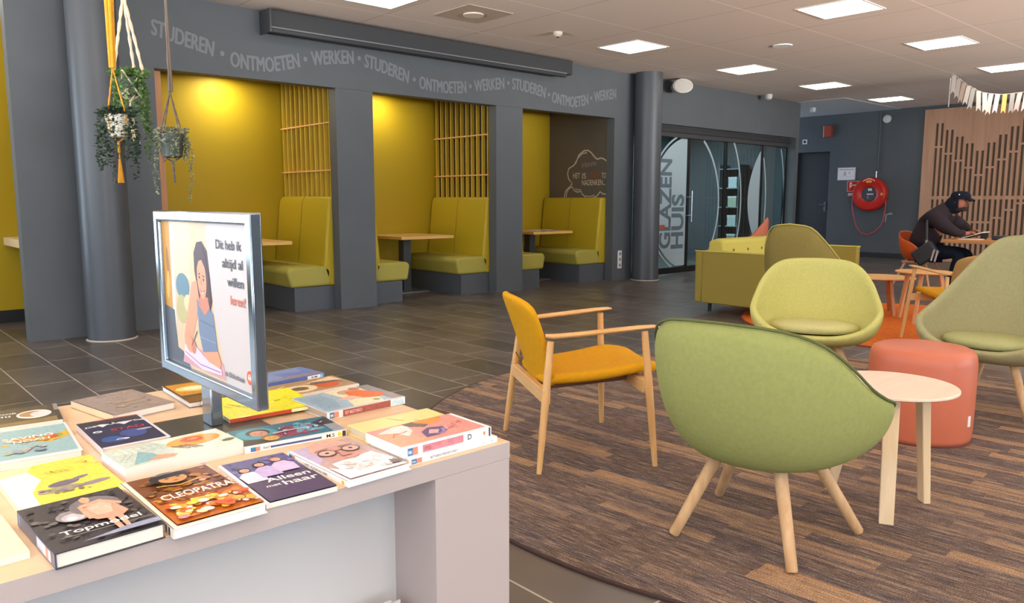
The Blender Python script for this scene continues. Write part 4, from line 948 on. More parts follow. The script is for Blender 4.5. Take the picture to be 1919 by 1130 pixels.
shp = [('r',(0,0,1,1),pwh),
 ('p',[(0,0),(.70,0),(.66,.2),(.60,.45),(.56,.75),(.55,1),(0,1)],mat('#c4ac8c',.5)),
 ('p',[(.12,.62),(.34,.62),(.36,1),(.12,1)],mat('#ccb998',.5)),('p',[(.36,.3),(.40,.3),(.43,1),(.38,1)],mat('#cfae86',.5)),
 ('p',[(0,0),(.09,0),(.10,1),(0,1)],mat('#b5822c',.5)),('e',(.06,.7,.018,.12,5),mat('#8e6220',.5)),('e',(.05,.55,.02,.1,-8),mat('#d3a04a',.5)),
 ('p',[(.10,.1),(.13,.1),(.15,.95),(.11,.98)],mat('#efe3d4',.5)),
 ('e',(.24,.56,.085,.09,0),mat('#557685',.5)),('e',(.22,.40,.07,.10,0),mat('#a8a06c',.5)),('e',(.30,.45,.05,.06,0),mat('#c9b98e',.5)),
 ('p',[(0,0),(.30,0),(.22,.10),(.14,.12),(.12,.38),(0,.40)],mat('#4b5058',.5)),
 ('p',[(.2,.03),(.7,.02),(.68,.12),(.55,.17),(.24,.15)],mat('#c08e93',.5)),
 # hair behind, neck, dress, arms, face
 ('p',[(.40,.80),(.44,.87),(.50,.88),(.555,.82),(.575,.65),(.59,.50),(.56,.42),(.47,.42),(.43,.55),(.40,.68)],hair),
 ('p',[(.36,.60),(.42,.62),(.44,.50),(.40,.36),(.32,.18),(.24,.14),(.235,.22),(.28,.36)],sk1),
 ('p',[(.41,.50),(.47,.46),(.55,.47),(.595,.42),(.615,.28),(.63,.16),(.46,.14),(.42,.28)],dress),
 ('p',[(.43,.46),(.50,.40),(.56,.46),(.55,.52),(.46,.53)],sk2),
 ('e',(.482,.64,.052,.135,6),sk1),
 ('p',[(.43,.70),(.45,.82),(.50,.85),(.54,.78),(.555,.62),(.53,.70),(.49,.76),(.455,.75)],hair),('p',[(.535,.72),(.56,.70),(.58,.5),(.565,.43),(.545,.5)],hair),
 ('l',[(.447,.665),(.468,.67)],.003,hair),('l',[(.492,.66),(.515,.65)],.003,hair),('e',(.458,.645,.008,.010,0),mat('#2a1a1a',.4)),('e',(.505,.632,.008,.010,0),mat('#2a1a1a',.4)),
 ('p',[(.476,.645),(.47,.60),(.485,.595)],sk2),('p',[(.457,.565),(.48,.552),(.51,.562),(.485,.538)],mat('#f4e6df',.4)),('l',[(.455,.567),(.48,.548),(.512,.563)],.0025,mat('#9c4a45',.5)),
 ('l',[(.44,.36),(.60,.34)],.003,mat('#566479',.5)),('l',[(.43,.25),(.61,.24)],.003,mat('#7888a0',.5)),
 ('p',[(.46,.15),(.63,.19),(.66,.12),(.64,.07),(.50,.09)],sk1),
 ('p',[(.24,.16),(.36,.18),(.52,.10),(.66,.08),(.66,.045),(.44,.03),(.22,.09)],mat('#d9bcd2',.5)),('l',[(.24,.11),(.42,.06),(.65,.06)],.003,mat('#8a7093',.5)),
 ('e',(.30,.175,.055,.055,-20),sk1),('e',(.35,.16,.03,.045,10),sk2),('l',[(.33,.17),(.40,.28)],.003,mat('#2e2e35',.5)),
 ('t','Dit heb ik',.66,.845,.021,.142,0,mat('#33333b',.5)),('t','altijd al',.72,.735,.021,.112,0,mat('#33333b',.5)),('t','willen',.765,.625,.021,.088,0,mat('#33333b',.5)),('t','leren!',.79,.515,.021,.080,0,mat('#c4593a',.5)),
 ('t','de Bibliotheek',.70,.055,.012,.108,0,mat('#4c4c52',.5)),('e',(.945,.10,.026,.042,0),mat('#d2552c',.5)),('e',(.945,.10,.013,.022,0),mat('#f0e4de',.5)),('e',(.945,.11,.006,.008,0),mat('#d2552c',.5)),('e',(.945,.086,.006,.008,0),mat('#d2552c',.5))]
paint('poster', st, PM, pw, ph, shp, dz=.00005)

# ---- books
PAGE = mat('#e9dfd0', .7)
def M_(c): return mat(c, .28, .5, coat=.3)
def book(label, x, y, w, d, ang, t, cover, spine, art, zb=.70, hard=True, spinec=None, pages=PAGE, group=None, cat='book'):
    """w along the near edge, d away from it; spine: 'W' left side, 'S' near side, 'E' right side, 'N' far"""
    b = thing('book', label, cat, (x, y, zb), R(ang), group)
    cth = .0022 if hard else .0007; CV = M_(cover) ; SP = M_(spinec) if spinec else CV
    ov = .003 if hard else 0
    e = {'W': [0,ov,ov,ov], 'E': [ov,0,ov,ov], 'S': [ov,ov,0,ov], 'N': [ov,ov,ov,0]}[spine]
    X0, X1, Y0_, Y1_ = -w/2, w/2, -d/2, d/2
    MB().box(X0+e[0]+(cth if spine=='W' else 0), X1-e[1]-(cth if spine=='E' else 0), Y0_+e[2]+(cth if spine=='S' else 0), Y1_-e[3]-(cth if spine=='N' else 0), cth, t-cth).build('pages', pages, b)
    MB().box(X0, X1, Y0_, Y1_, 0, cth).box(X0, X1, Y0_, Y1_, t-cth, t).build('cover', CV, b, bevel=.0006)
    sp = {'W': (X0, X0+cth, Y0_, Y1_), 'E': (X1-cth, X1, Y0_, Y1_), 'S': (X0, X1, Y0_, Y0_+cth), 'N': (X0, X1, Y1_-cth, Y1_)}[spine]
    MB().box(sp[0], sp[1], sp[2], sp[3], 0, t).build('spine', SP, b, bevel=.0006)
    if art: paint('cover_print', b, Matrix.Translation((X0, Y0_, t)), w, d, art, dz=.00012)
    b['_t'] = t
    return b
def spine_print(b, w, d, t, shapes, side='S'):
    bgm = [x for x in bpy.data.objects if x.parent == b and x.name.startswith('spine')][0].data.materials[0]
    shapes = [('r',(.005,.03,.995,.97),bgm)]+shapes
    M0 = frame_M((-w/2, -d/2-.0001, 0), (1,0,0), (0,0,1)) if side == 'S' else frame_M((-w/2-.0001, d/2, 0), (0,-1,0), (0,0,1))
    paint('spine_print', b, M0, w if side == 'S' else d, t, shapes, dz=.00008)
def P_(c): return mat(c, .3, .45, var=.13, vscale=110)
def speck(n, cols, x0=0, y0=0, x1=1, y1=1, s=.03, seed=1):
    r = random.Random(seed); o = []
    for i in range(n):
        a = s*r.uniform(.4, 1.3); o.append(('e', (r.uniform(x0+a, x1-a), r.uniform(y0+a, y1-a), a, a*r.uniform(.3, .9), r.uniform(0, 90)), P_(r.choice(cols))))
    return o
FLESH = P_('#d9a184'); FL2 = P_('#b9785c'); WH = P_('#f2eee8'); BK = P_('#1d1b20')
def face(cx, cy, r, hairc, skinm=FLESH, asp=1.0):
    return [('e',(cx,cy+r*.25*asp,r*1.15,r*1.15*asp,0),hairc),('e',(cx,cy-.1*r*asp,r*.85,r*1.0*asp,0),skinm),('e',(cx-.3*r,cy,r*.12,r*.08*asp,0),BK),('e',(cx+.3*r,cy,r*.12,r*.08*asp,0),BK),('e',(cx,cy-.5*r*asp,r*.25,r*.07*asp,0),P_('#9c4a45'))]
LABB = P_('#3f78a8'); LABR = P_('#d98a72')
def libsp(L, t, x=.03):   # the library's blue and red label on a spine
    return [('r',(x,.12,x+.055,.88),LABB),('r',(x+.055,.12,x+.11,.88),LABR),('t','RMN',x+.008,.3,t*.35,.022/.24*L*.4,0,WH)]
# Topmodel
b = book('thick hardback titled Topmodel with a dark cover and a figure in pink', .307, 1.390, .161, .227, 2.4, .026, '#2c292b', 'W', None, spinec='#3c4a66', pages=mat('#e9e1d3',.7))
a = [('r',(0,0,1,1),P_('#3b3638'))]+speck(90, ['#1d1b1d','#57504f','#6b6462','#2a2627'], 0, 0, 1, 1, .035, 3)
a += [('e',(.38,.55,.17,.12,0),P_('#8d8688')),('e',(.36,.52,.11,.08,0),P_('#b9b4b6')),('e',(.34,.5,.05,.04,0),WH),('e',(.62,.66,.24,.2,0),P_('#776f72')),
 ('p',[(.46,.62),(.60,.70),(.78,.66),(.84,.40),(.72,.30),(.52,.36),(.45,.48)],P_('#dd9a80')),('p',[(.52,.62),(.66,.74),(.76,.62),(.70,.44),(.56,.44)],P_('#e8b29b')),
 ('e',(.57,.80,.045,.06,0),FLESH),('p',[(.52,.84),(.58,.89),(.63,.85),(.62,.78),(.60,.82),(.54,.82)],P_('#c8a678')),('p',[(.48,.72),(.70,.76),(.86,.60),(.84,.56),(.68,.70),(.50,.66)],FLESH),('p',[(.46,.70),(.50,.68),(.50,.40),(.46,.40)],FLESH),
 ('p',[(.60,.32),(.66,.32),(.66,.08),(.61,.08)],FLESH),('p',[(.69,.32),(.75,.32),(.72,.06),(.68,.08)],FLESH),
 ('p',[(.25,.02),(.99,.02),(.99,.10),(.7,.10)],P_('#8c92ac')),('t','Topmodel',.14,.21,.017,.120,0,WH),('l',[(.12,.165),(.97,.165)],.0012,P_('#a9a4a6'))]
paint('cover_print', b, Matrix.Translation((-.161/2,-.227/2,.026)), .161, .227, a, dz=.00005)
spine_print(b, .161, .227, .026, [('r',(0,0,.0,.0),BK),('r',(.04,.15,.10,.85),LABB),('r',(.55,.15,.9,.85),P_('#c8ced8')),('r',(.78,.15,.84,.85),LABR)], 'W')
# Cleopatra
b = book('orange and brown hardback titled Cleopatra with a face under a black fringe', .479, 1.405, .162, .282, .5, .018, '#f1e6d2', 'W', None, pages=mat('#f0ece6',.6))
a = [('r',(.06,.03,.99,.99),P_('#74431f'))]+speck(50, ['#8f5a22','#5c3116','#a86f2c','#b98232'], .06, .5, .99, .99, .05, 5)
a += [('r',(.06,.03,.99,.50),P_('#b8661c'))]+speck(60, ['#c98230','#8c4516','#d9962e','#a85618'], .07, .36, .98, .56, .03, 6)+speck(80, ['#f0c437','#e07a1c','#f6e29a','#d9541a','#e8a02a','#f2d6c8'], .07, .04, .98, .36, .05, 8)
a += [('e',(.44,.80,.22,.105,0),BK),('e',(.46,.76,.155,.085,0),P_('#c58a4e')),('p',[(.26,.84),(.66,.86),(.64,.80),(.28,.79)],BK),('l',[(.30,.875),(.60,.89)],.004,P_('#8c8a84')),('e',(.40,.775,.025,.010,0),BK),('e',(.53,.78,.025,.010,0),BK),('e',(.47,.715,.03,.010,0),P_('#93402c')),('l',[(.22,.66),(.45,.61),(.72,.66)],.004,P_('#d8a348')),
 ('l',[(.12,.50),(.95,.53)],.003,P_('#5c3116')),('l',[(.12,.345),(.95,.36)],.003,P_('#5c3116')),('t','CLEOPATRA',.14,.385,.026,.128,1,P_('#fbf3dc')),('e',(.92,.91,.04,.025,0),P_('#d98c98')),('e',(.15,.06,.06,.03,0),P_('#e2828c')),('e',(.70,.60,.04,.02,0),P_('#dc9aa0'))]
paint('cover_print', b, Matrix.Translation((-.162/2,-.282/2,.018)), .162, .282, a, dz=.00005)
spine_print(b, .162, .282, .018, [('r',(.75,.1,.98,.9),P_('#e5e2dc')),('r',(.86,.1,.90,.9),P_('#46505c')),('r',(.92,.1,.95,.9),BK),('r',(.1,.2,.6,.8),P_('#b98a4a'))], 'W')
# Alleen met haar
b = book('purple blue paperback titled Alleen met haar with three people on the cover', .643, 1.407, .139, .258, -3, .010, '#ece8ee', 'W', None, hard=False)
a = [('r',(.05,.0,1,1),P_('#4a3e5c')),('r',(.05,.6,1,1),P_('#5a5788'))]+speck(30, ['#6b68a0','#4b4878','#7a76a8'], .05, .62, 1, 1, .04, 4)
for cx, cy, r_, hc, bc in ((.22,.74,.08,'#3b2420','#d9cfe0'), (.48,.80,.08,'#2c1a18','#b9a6d0'), (.76,.84,.075,'#a8704a','#cdb4d6')):
    a += [('p',[(cx-.15,cy-.30),(cx-.16,cy-.13),(cx-.06,cy-.06),(cx+.08,cy-.06),(cx+.17,cy-.14),(cx+.15,cy-.30)],P_(bc))]+face(cx, cy, r_, P_(hc), FLESH, .55)
a += [('r',(.05,.0,1,.42),P_('#4a3a58')),('t','Alleen',.30,.37,.022,.088,0,WH),('t','met',.22,.27,.012,.028,0,WH),('t','haar',.46,.245,.024,.070,0,WH)]
paint('cover_print', b, Matrix.Translation((-.139/2,-.258/2,.010)), .139, .258, a, dz=.00005)
# man with glasses
b = book('white hardback showing a bald bearded man with glasses', .801, 1.398, .150, .244, 1.2, .013, '#f1f0ef', 'W', None, pages=mat('#f3f1ee',.5))
a = [('r',(.06,.02,1,1),P_('#b99b97')),('p',[(.06,.5),(.06,1),(.3,1),(.2,.6)],P_('#b9a9c6')),('e',(.55,.80,.34,.26,0),P_('#d6a698')),('e',(.55,.66,.30,.22,0),P_('#c9968a')),
 ('p',[(.20,.45),(.9,.52),(.98,.25),(.7,.08),(.3,.06),(.16,.2)],P_('#e9e4e0'))]+speck(40, ['#f4f1ee','#cfc4bf','#dcd6d2'], .2, .08, .95, .48, .05, 9)
for cx in (.36, .74): a += [('e',(cx,.70,.135,.085,0),P_('#4d3a3a')),('e',(cx,.70,.118,.070,0),P_('#d1a89c')),('e',(cx,.70,.03,.02,0),BK)]
a += [('l',[(.48,.71),(.62,.71)],.004,P_('#4d3a3a')),('l',[(.25,.80),(.47,.81)],.004,P_('#6d5550')),('l',[(.63,.81),(.86,.80)],.004,P_('#6d5550')),('p',[(.52,.70),(.47,.55),(.62,.55),(.58,.70)],P_('#c08a7c')),('l',[(.42,.47),(.55,.45),(.68,.48)],.003,P_('#7d4a44')),
 ('p',[(.06,.02),(.06,.35),(.2,.2),(.4,.1),(.95,.06),(.95,.02)],WH),('p',[(.82,.10),(.98,.10),(.98,.16),(.84,.2)],P_('#5d5a5c'))]
paint('cover_print', b, Matrix.Translation((-.075,-.122,.013)), .150, .244, a, dz=.00005)
spine_print(b, .150, .244, .013, [('r',(.03,.1,.09,.9),LABB),('r',(.09,.1,.14,.9),LABR),('t','HET VOORVAL DER',.32,.3,.005,.09,0,P_('#4a4a4a')),('e',(.93,.5,.02,.35,0),P_('#e0b830'))], 'W')
# the pink book on top of a white one
b = book('white paperback lying under the pink book at the corner of the display', 1.010, 1.374, .243, .151, 0, .014, '#eeecec', 'S', None, hard=False)
spine_print(b, .243, .151, .014, libsp(.243, .014, .02)+[('t','BETWEEN FRIENDS ONLY',.22,.3,.005,.075,0,P_('#6a6a70')),('e',(.93,.5,.012,.22,0),P_('#9fd0dc')),('e',(.83,.5,.006,.12,0),P_('#8ab4c0'))])
b = book('pink paperback with a D on its spine, on top at the display corner', 1.003, 1.385, .240, .151, -.3, .022, '#f1eded', 'S', None, zb=.714, hard=False)
a = [('r',(0,.06,.96,1),P_('#d88f84')),('p',[(0,.06),(0,.75),(.2,.8),(.34,.6),(.30,.35),(.4,.06)],P_('#e59a7c')),('p',[(.05,.8),(.28,.96),(.42,.95),(.36,.62),(.24,.42),(.20,.66)],P_('#e8d3cc')),('p',[(.38,.98),(.52,1),(.66,.80),(.52,.66),(.40,.82)],P_('#6d5348')),('p',[(.50,.96),(.62,1),(.86,1),(.74,.76),(.60,.74)],P_('#e28a3c')),
 ('l',[(.10,.50),(.16,.62),(.26,.62),(.32,.66)],.004,P_('#b06a2c')),('p',[(.34,.20),(.40,.48),(.52,.60),(.66,.52),(.62,.30),(.48,.20)],P_('#5e4670')),('p',[(.42,.34),(.50,.50),(.58,.42),(.50,.28)],P_('#cfa39c')),('p',[(.45,.24),(.56,.30),(.62,.48),(.64,.40),(.56,.22)],P_('#8a7ab0'))]+speck(20, ['#e3a498','#c97a70'], .62, .2, .92, .8, .03, 12)
paint('cover_print', b, Matrix.Translation((-.12,-.0755,.022)), .240, .151, a, dz=.00005)
spine_print(b, .240, .151, .022, libsp(.24, .022, .04)+[('r',(.20,.12,.66,.88),P_('#d3848a')),('t','LIEFDE',.215,.32,.008,.018,0,P_('#8a4452')),('t','D',.71,.25,.012,.011,0,BK),('e',(.91,.5,.012,.2,0),P_('#e0863a')),('r',(.965,.05,.985,.95),P_('#4a4450'))])
b = book('pale yellow hardback lying behind the pink book', 1.022, 1.524, .228, .118, -1.5, .022, '#ecd98c', 'N', [('t','Cook',.62,.40,.007,.022,-60,P_('#7d7550')),('t','bread and wine',.42,.86,.006,.05,-62,P_('#8a8258')),('l',[(.55,.85),(.72,.92)],.0008,P_('#c9b86e'))], pages=mat('#d3c2a4',.7))
# beach cover
b = book('paperback with a person in orange on a blue cover and a red brown spine', 1.047, 1.815, .239, .189, .9, .020, '#e9e6e0', 'S', None, pages=mat('#c9b096',.7))
a = [('r',(0,.04,1,1),P_('#9db6c8')),('p',[(.36,.04),(.46,.5),(.40,1),(.84,1),(.82,.5),(.74,.04)],P_('#e9dfb6')),('r',(.84,.04,1,1),P_('#8a7f84')),('e',(.62,.78,.12,.15,0),P_('#c9a089')),('p',[(.50,.42),(.60,.82),(.78,.80),(.94,.40),(.80,.26)],P_('#dd6a22')),('e',(.76,.90,.07,.09,0),P_('#b97a58')),('p',[(.36,.50),(.56,.60),(.64,.40),(.46,.36)],P_('#e0b8a0')),('e',(.70,.16,.04,.05,0),P_('#8fa04a'))]
for i in range(7): a.append(('l',[(.04+.03*i,.12),(.10+.035*i,.5),(.06+.04*i,.9)],.0015,P_('#6f93ae')))
paint('cover_print', b, Matrix.Translation((-.1195,-.0945,.020)), .239, .189, a, dz=.00005)
spine_print(b, .239, .189, .020, libsp(.239, .02, .03)+[('r',(.19,.06,.80,.94),P_('#a1564a')),('t','BOY MEETS BEACH',.22,.3,.008,.05,0,P_('#e0bdb4')),('r',(.82,.1,.98,.9),P_('#c8dbe2'))])
b = book('paperback with a food and hands photo on a cream cover, behind the beach book', 1.037, 2.029, .254, .151, 2.3, .014, '#e9e2d8', 'S', None, hard=False)
a = [('r',(0,.05,1,1),P_('#a88763')),('e',(.38,.42,.20,.28,0),P_('#dfc8a2')),('e',(.38,.42,.10,.14,0),P_('#6e5a34')),('e',(.72,.42,.14,.26,0),P_('#c9562a')),('p',[(.5,.70),(.94,.96),(.98,.60),(.7,.7)],P_('#dfc09a')),('e',(.14,.22,.12,.16,0),P_('#b99a8a')),('p',[(.55,.55),(.62,.75),(.9,.62),(.95,.3),(.86,.5)],P_('#6d5a52')),('l',[(.1,.6),(.3,.8)],.006,P_('#e6cfa0'))]
paint('cover_print', b, Matrix.Translation((-.127,-.0755,.014)), .254, .151, a, dz=.00005)
spine_print(b, .254, .151, .014, libsp(.254, .014, .03)+[('r',(.22,.2,.76,.5),P_('#6b7076'))])
b = book('blue paperback at the back corner of the display', 1.053, 2.216, .209, .135, 5.8, .014, '#4a66a8', 'S', None, hard=False)
a = [('r',(0,.05,1,1),P_('#5a74ac')),('p',[(.1,.05),(.5,.3),(.9,.25),(1,.05)],P_('#8a7a8c')),('p',[(.2,.9),(.8,.5),(.9,.95)],P_('#7486b4'))]+[('l',[(.05,.2+.1*i),(.4,.3+.1*i)],.003,P_('#b4c4e2')) for i in range(5)]
paint('cover_print', b, Matrix.Translation((-.1045,-.0675,.014)), .209, .135, a, dz=.00005)
spine_print(b, .209, .135, .014, [('r',(.70,.08,.97,.92),P_('#dfe6ee')),('t','B.M',.77,.3,.006,.02,0,BK),('r',(.92,.1,.97,.9),P_('#8db8d4'))])
# bright yellow book behind the post
b = book('bright yellow book with a red spine lying behind the foot of the poster stand', .855, 1.940, .24, .225, -3.7, .010, '#f2e614', 'S', None, zb=.7065, hard=False, spinec='#b8402a')
a = [('r',(0,.02,1,1),P_('#f3ea10'))]+speck(24, ['#e8dc10','#f8f060'], .3, .1, 1, 1, .04, 14)+[('t','PYRAMIDEN',.16,.62,.007,.07,-62,P_('#6a6210')),('t','STAD',.10,.55,.006,.03,-62,P_('#6a6210'))]
paint('cover_print', b, Matrix.Translation((-.12,-.1125,.010)), .24, .225, a, dz=.00005)
spine_print(b, .24, .225, .010, [('r',(.66,.1,.97,.9),P_('#ece6b0'))])
b = book('hardback with a golden sunset cover and white page edge, behind the poster stand', .787, 2.188, .140, .245, -2.1, .016, '#6b4a22', 'E', None, pages=mat('#e6e0da',.6))
a = [('r',(0,0,1,1),P_('#5e4222')),('r',(.05,.35,.95,.95),P_('#c98c2c')),('e',(.45,.65,.35,.14,0),P_('#f2cf7a')),('e',(.45,.66,.2,.07,0),P_('#fbeec4')),('p',[(0,.12),(.3,.28),(.6,.2),(1,.3),(1,.0),(0,0)],P_('#7c4c18')),('p',[(.2,.3),(.5,.36),(.8,.3),(.5,.25)],P_('#3c2812'))]
paint('cover_print', b, Matrix.Translation((-.07,-.1225,.016)), .14, .245, a, dz=.00005)
b = book('grey beige hardback with faded gold lettering at the back left of the display', .582, 2.186, .163, .232, 10.8, .020, '#9c8b7e', 'W', None, spinec='#d6bd98', pages=mat('#ece5da',.6))
a = [('r',(.03,.02,.99,.98),P_('#9a8a80'))]+speck(34, ['#b39a7c','#a8968a','#8c7d76','#c2a678'], .05, .05, .95, .95, .03, 17)+[('t','DE WEG',.30,.42,.014,.06,0,P_('#c9a97e')),('t','NAAR HET ZUIDEN',.25,.28,.007,.09,0,P_('#bda27c'))]
paint('cover_print', b, Matrix.Translation((-.0815,-.116,.020)), .163, .232, a, dz=.00005)
b = book('dark blue hardback with red and white lettering, left of the dark base plate', .504, 1.913, .142, .246, -1.3, .018, '#dcd8dc', 'W', None)
a = [('r',(.0,.03,.95,1),P_('#2b2a46')),('r',(0,.80,.95,1),P_('#3a3236')),('r',(.3,.96,.95,1),P_('#8c3444')),('e',(.25,.25,.16,.10,0),P_('#2e4f8c')),('e',(.6,.35,.2,.14,0),P_('#3a4a86')),('p',[(.0,.74),(.25,.80),(.3,.72),(.5,.84),(.62,.70),(.8,.80),(.95,.74),(.95,.78),(.6,.80),(.3,.83)],WH),
 ('t','DE LAATSTE',.06,.76,.012,.115,0,P_('#cfd4e6')),('t','STAD',.36,.52,.020,.072,0,P_('#b23a4c')),('e',(.16,.57,.07,.035,0),WH),('e',(.16,.57,.04,.016,0),P_('#2b2a46')),('e',(.38,.20,.10,.03,0),P_('#c9cfe0')),('e',(.80,.42,.12,.03,0),P_('#a9a8c4')),('e',(.35,.18,.05,.03,0),P_('#5a6a9c'))]
paint('cover_print', b, Matrix.Translation((-.071,-.123,.018)), .142, .246, a, dz=.00005)
if 0: b = book('thin dark olive book half hidden behind the pastel paperback', .632, 1.896, .075, .166, 1.5, .006, '#37352c', 'W', [('r',(0,0,1,1),P_('#3a382f'))], hard=False)
# pastel
b = book('thick pastel paperback with an orange oval and mint mountains on the cover', .540, 1.672, .245, .136, 3.3, .028, '#dcd9c4', 'N', None, hard=False, pages=mat('#ecd6cc',.7))
a = [('r',(0,0,1,1),P_('#e3ddc6')),('p',[(0,0),(.42,0),(.50,.6),(.40,1),(0,1)],P_('#bfcabc')),('p',[(.08,.05),(.22,.62),(.30,.42),(.34,.10)],P_('#86aeb2')),('p',[(.20,.08),(.32,.28),(.46,.14),(.40,.03)],P_('#e09a7c')),('e',(.70,.62,.24,.26,4),P_('#e3a03c')),('e',(.70,.68,.10,.15,0),P_('#cf6236')),('e',(.93,.26,.06,.07,10),P_('#5d6350')),('p',[(.02,.7),(.12,.95),(.28,.8),(.2,.6)],P_('#cfd6c6'))]
for i in range(6): a.append(('l',[(.02+.06*i,.3+.05*i),(.12+.06*i,.6),(.10+.06*i,.95)],.001,P_('#8fa8a4')))
for i, s_ in enumerate(('NEGEN OP', 'TIEN KAN', 'TOVEREN')): a.append(('t',s_,.47+.05*i,.50-.02*i,.007,.045,-55,BK))
a += [('t','ROMAN',.66,.66,.008,.022,0,P_('#f2d9c4'))]
paint('cover_print', b, Matrix.Translation((-.1225,-.068,.028)), .245, .136, a, dz=.00005)
# teal comic
b = book('comic-style paperback with figures on a teal cover and a white spine', .792, 1.660, .236, .143, -7, .014, '#efece8', 'S', None, hard=False)
a = [('r',(0,.06,1,1),P_('#2c6f86')),('e',(.22,.62,.20,.30,0),P_('#3f9ab0')),('p',[(.0,.06),(.35,.06),(.2,.3),(0,.4)],P_('#33262c')),('p',[(.3,.2),(.5,.78),(.8,.6),(.76,.2)],P_('#8e3a58')),('p',[(.56,.3),(.66,.82),(.80,.75),(.86,.3)],P_('#6fa6bc')),('p',[(.78,.7),(1,.95),(1,.5),(.9,.4)],P_('#2b2b3a')),('r',(.88,.06,1,.5),P_('#8f98a0'))]
a += face(.24, .62, .10, P_('#3a2420'), P_('#c98c78'), 1.6)+face(.30, .26, .08, P_('#8a6238'), P_('#d3a25c'), 1.6)+speck(30, ['#b84a6a','#5fb0c4','#d9d2d6','#7c2c48','#2c4a6a'], .4, .15, .92, .85, .035, 21)+[('l',[(.35,.45),(.62,.5)],.006,P_('#e6cdd4'))]
paint('cover_print', b, Matrix.Translation((-.118,-.0715,.014)), .236, .143, a, dz=.00005)
spine_print(b, .236, .143, .014, [('r',(.05,.15,.10,.85),LABB),('r',(.10,.15,.14,.85),LABR),('r',(.24,.30,.74,.62),P_('#4a5488')),('t','RASTA',.17,.3,.005,.02,0,BK),('t','M.S',.79,.25,.008,.02,0,BK),('e',(.925,.5,.02,.35,0),P_('#e3cf30')),('r',(.955,.05,.99,.95),P_('#4a3c34'))])
# left column
b = book('hardback with a sea-blue cover and swirly orange lettering at the left of the display', .334, 1.956, .154, .265, -5.4, .018, '#e6dedb', 'W', None)
a = [('r',(.03,.05,.96,.95),P_('#93b4b6')),('p',[(.5,.45),(.96,.72),(.96,.52),(.7,.40)],P_('#c9a838')),('e',(.70,.55,.20,.06,25),P_('#8f9a4c'))]+speck(26, ['#e0863a','#e8a85a','#d96a3c','#f0d8b8','#e2b23c'], .08, .42, .82, .68, .05, 23)+speck(20, ['#8f9aa8','#b8a8a4','#a8b48c','#6f7488'], .08, .12, .62, .36, .05, 24)
a += [('t','SAVING',.12,.58,.022,.098,0,P_('#f6ead8')),('t','NOAH',.24,.47,.020,.07,0,P_('#f6ead8'))]
paint('cover_print', b, Matrix.Translation((-.077,-.1325,.018)), .154, .265, a, dz=.00005)
b = book('dark brown paperback with a white oval portrait at the back left corner', .366, 2.225, .147, .180, -7.1, .014, '#4c4034', 'E', None, hard=False)
a = [('r',(0,0,.93,1),P_('#544834')),('p',[(0,0),(.93,0),(.93,.25),(0,.15)],P_('#8a7448')),('e',(.62,.52,.26,.24,0),P_('#ece6dc')),('e',(.60,.54,.20,.17,0),P_('#b08a5a')),('e',(.70,.5,.14,.15,0),P_('#ded6d2')),('t','VOOR',.04,.66,.014,.05,0,WH),('t','MIJ',.04,.52,.012,.035,0,WH),('r',(.93,.6,1,1),P_('#8d8880'))]
paint('cover_print', b, Matrix.Translation((-.0735,-.09,.014)), .147, .18, a, dz=.00005)
b = book('yellow paperback with a drawing of a grey bird, behind the book titled Topmodel', .317, 1.652, .175, .262, .9, .014, '#efe2b0', 'W', None, hard=False)
a = [('r',(0,0,1,1),P_('#eed24e')),('p',[(0,0),(0,.8),(.30,.86),(.36,.6),(.20,.35),(.18,0)],P_('#f6f0dc')),('p',[(.0,.8),(.0,1),(.4,1),(.3,.86)],P_('#f3e6a0')),('e',(.52,.42,.16,.06,12),P_('#6d6470')),('e',(.70,.48,.10,.03,25),P_('#7d7680')),('e',(.45,.30,.22,.06,5),P_('#9a8f78')),('e',(.78,.30,.17,.04,10),P_('#8d8288'))]+speck(26, ['#7d7464','#a89a6c','#8a8290'], .24, .18, .72, .36, .025, 27)
for i in range(4): a.append(('t',['Toon','Maas','De','vogel'][i],.42+.06*i,.74,.005,.02,-62,P_('#8d7f3c')))
a += [('t','ZOMER',.78,.92,.014,.06,-62,P_('#f6e486'))]
paint('cover_print', b, Matrix.Translation((-.0875,-.131,.014)), .175, .262, a, dz=.00005)
b = book('cream book with a dark and red photo, cut by the left edge beside Topmodel', .128, 1.440, .160, .195, 2, .012, '#ecdcae', 'W', None, hard=False)
paint('cover_print', b, Matrix.Translation((-.08,-.0975,.012)), .16, .195, [('r',(0,0,1,1),P_('#eedfb4')),('p',[(0,.1),(.45,.25),(.85,.6),(.75,.95),(0,.95)],P_('#4c3e3c')),('p',[(0,.15),(.55,.34),(.82,.56),(.55,.60),(0,.45)],P_('#c4562c')),('l',[(.1,.3),(.6,.45)],.006,P_('#7a2c1c'))], dz=.00005)
b = book('coral patterned book at the left edge, just beyond the cream book', .105, 1.640, .150, .17, 2, .012, '#d9917c', 'W', None, hard=False)
paint('cover_print', b, Matrix.Translation((-.075,-.085,.012)), .15, .17, [('r',(0,0,1,1),P_('#d48c7a'))]+speck(30, ['#e6b4a4','#b86a5c','#efcfc0'], 0, 0, 1, 1, .05, 31), dz=.00005)

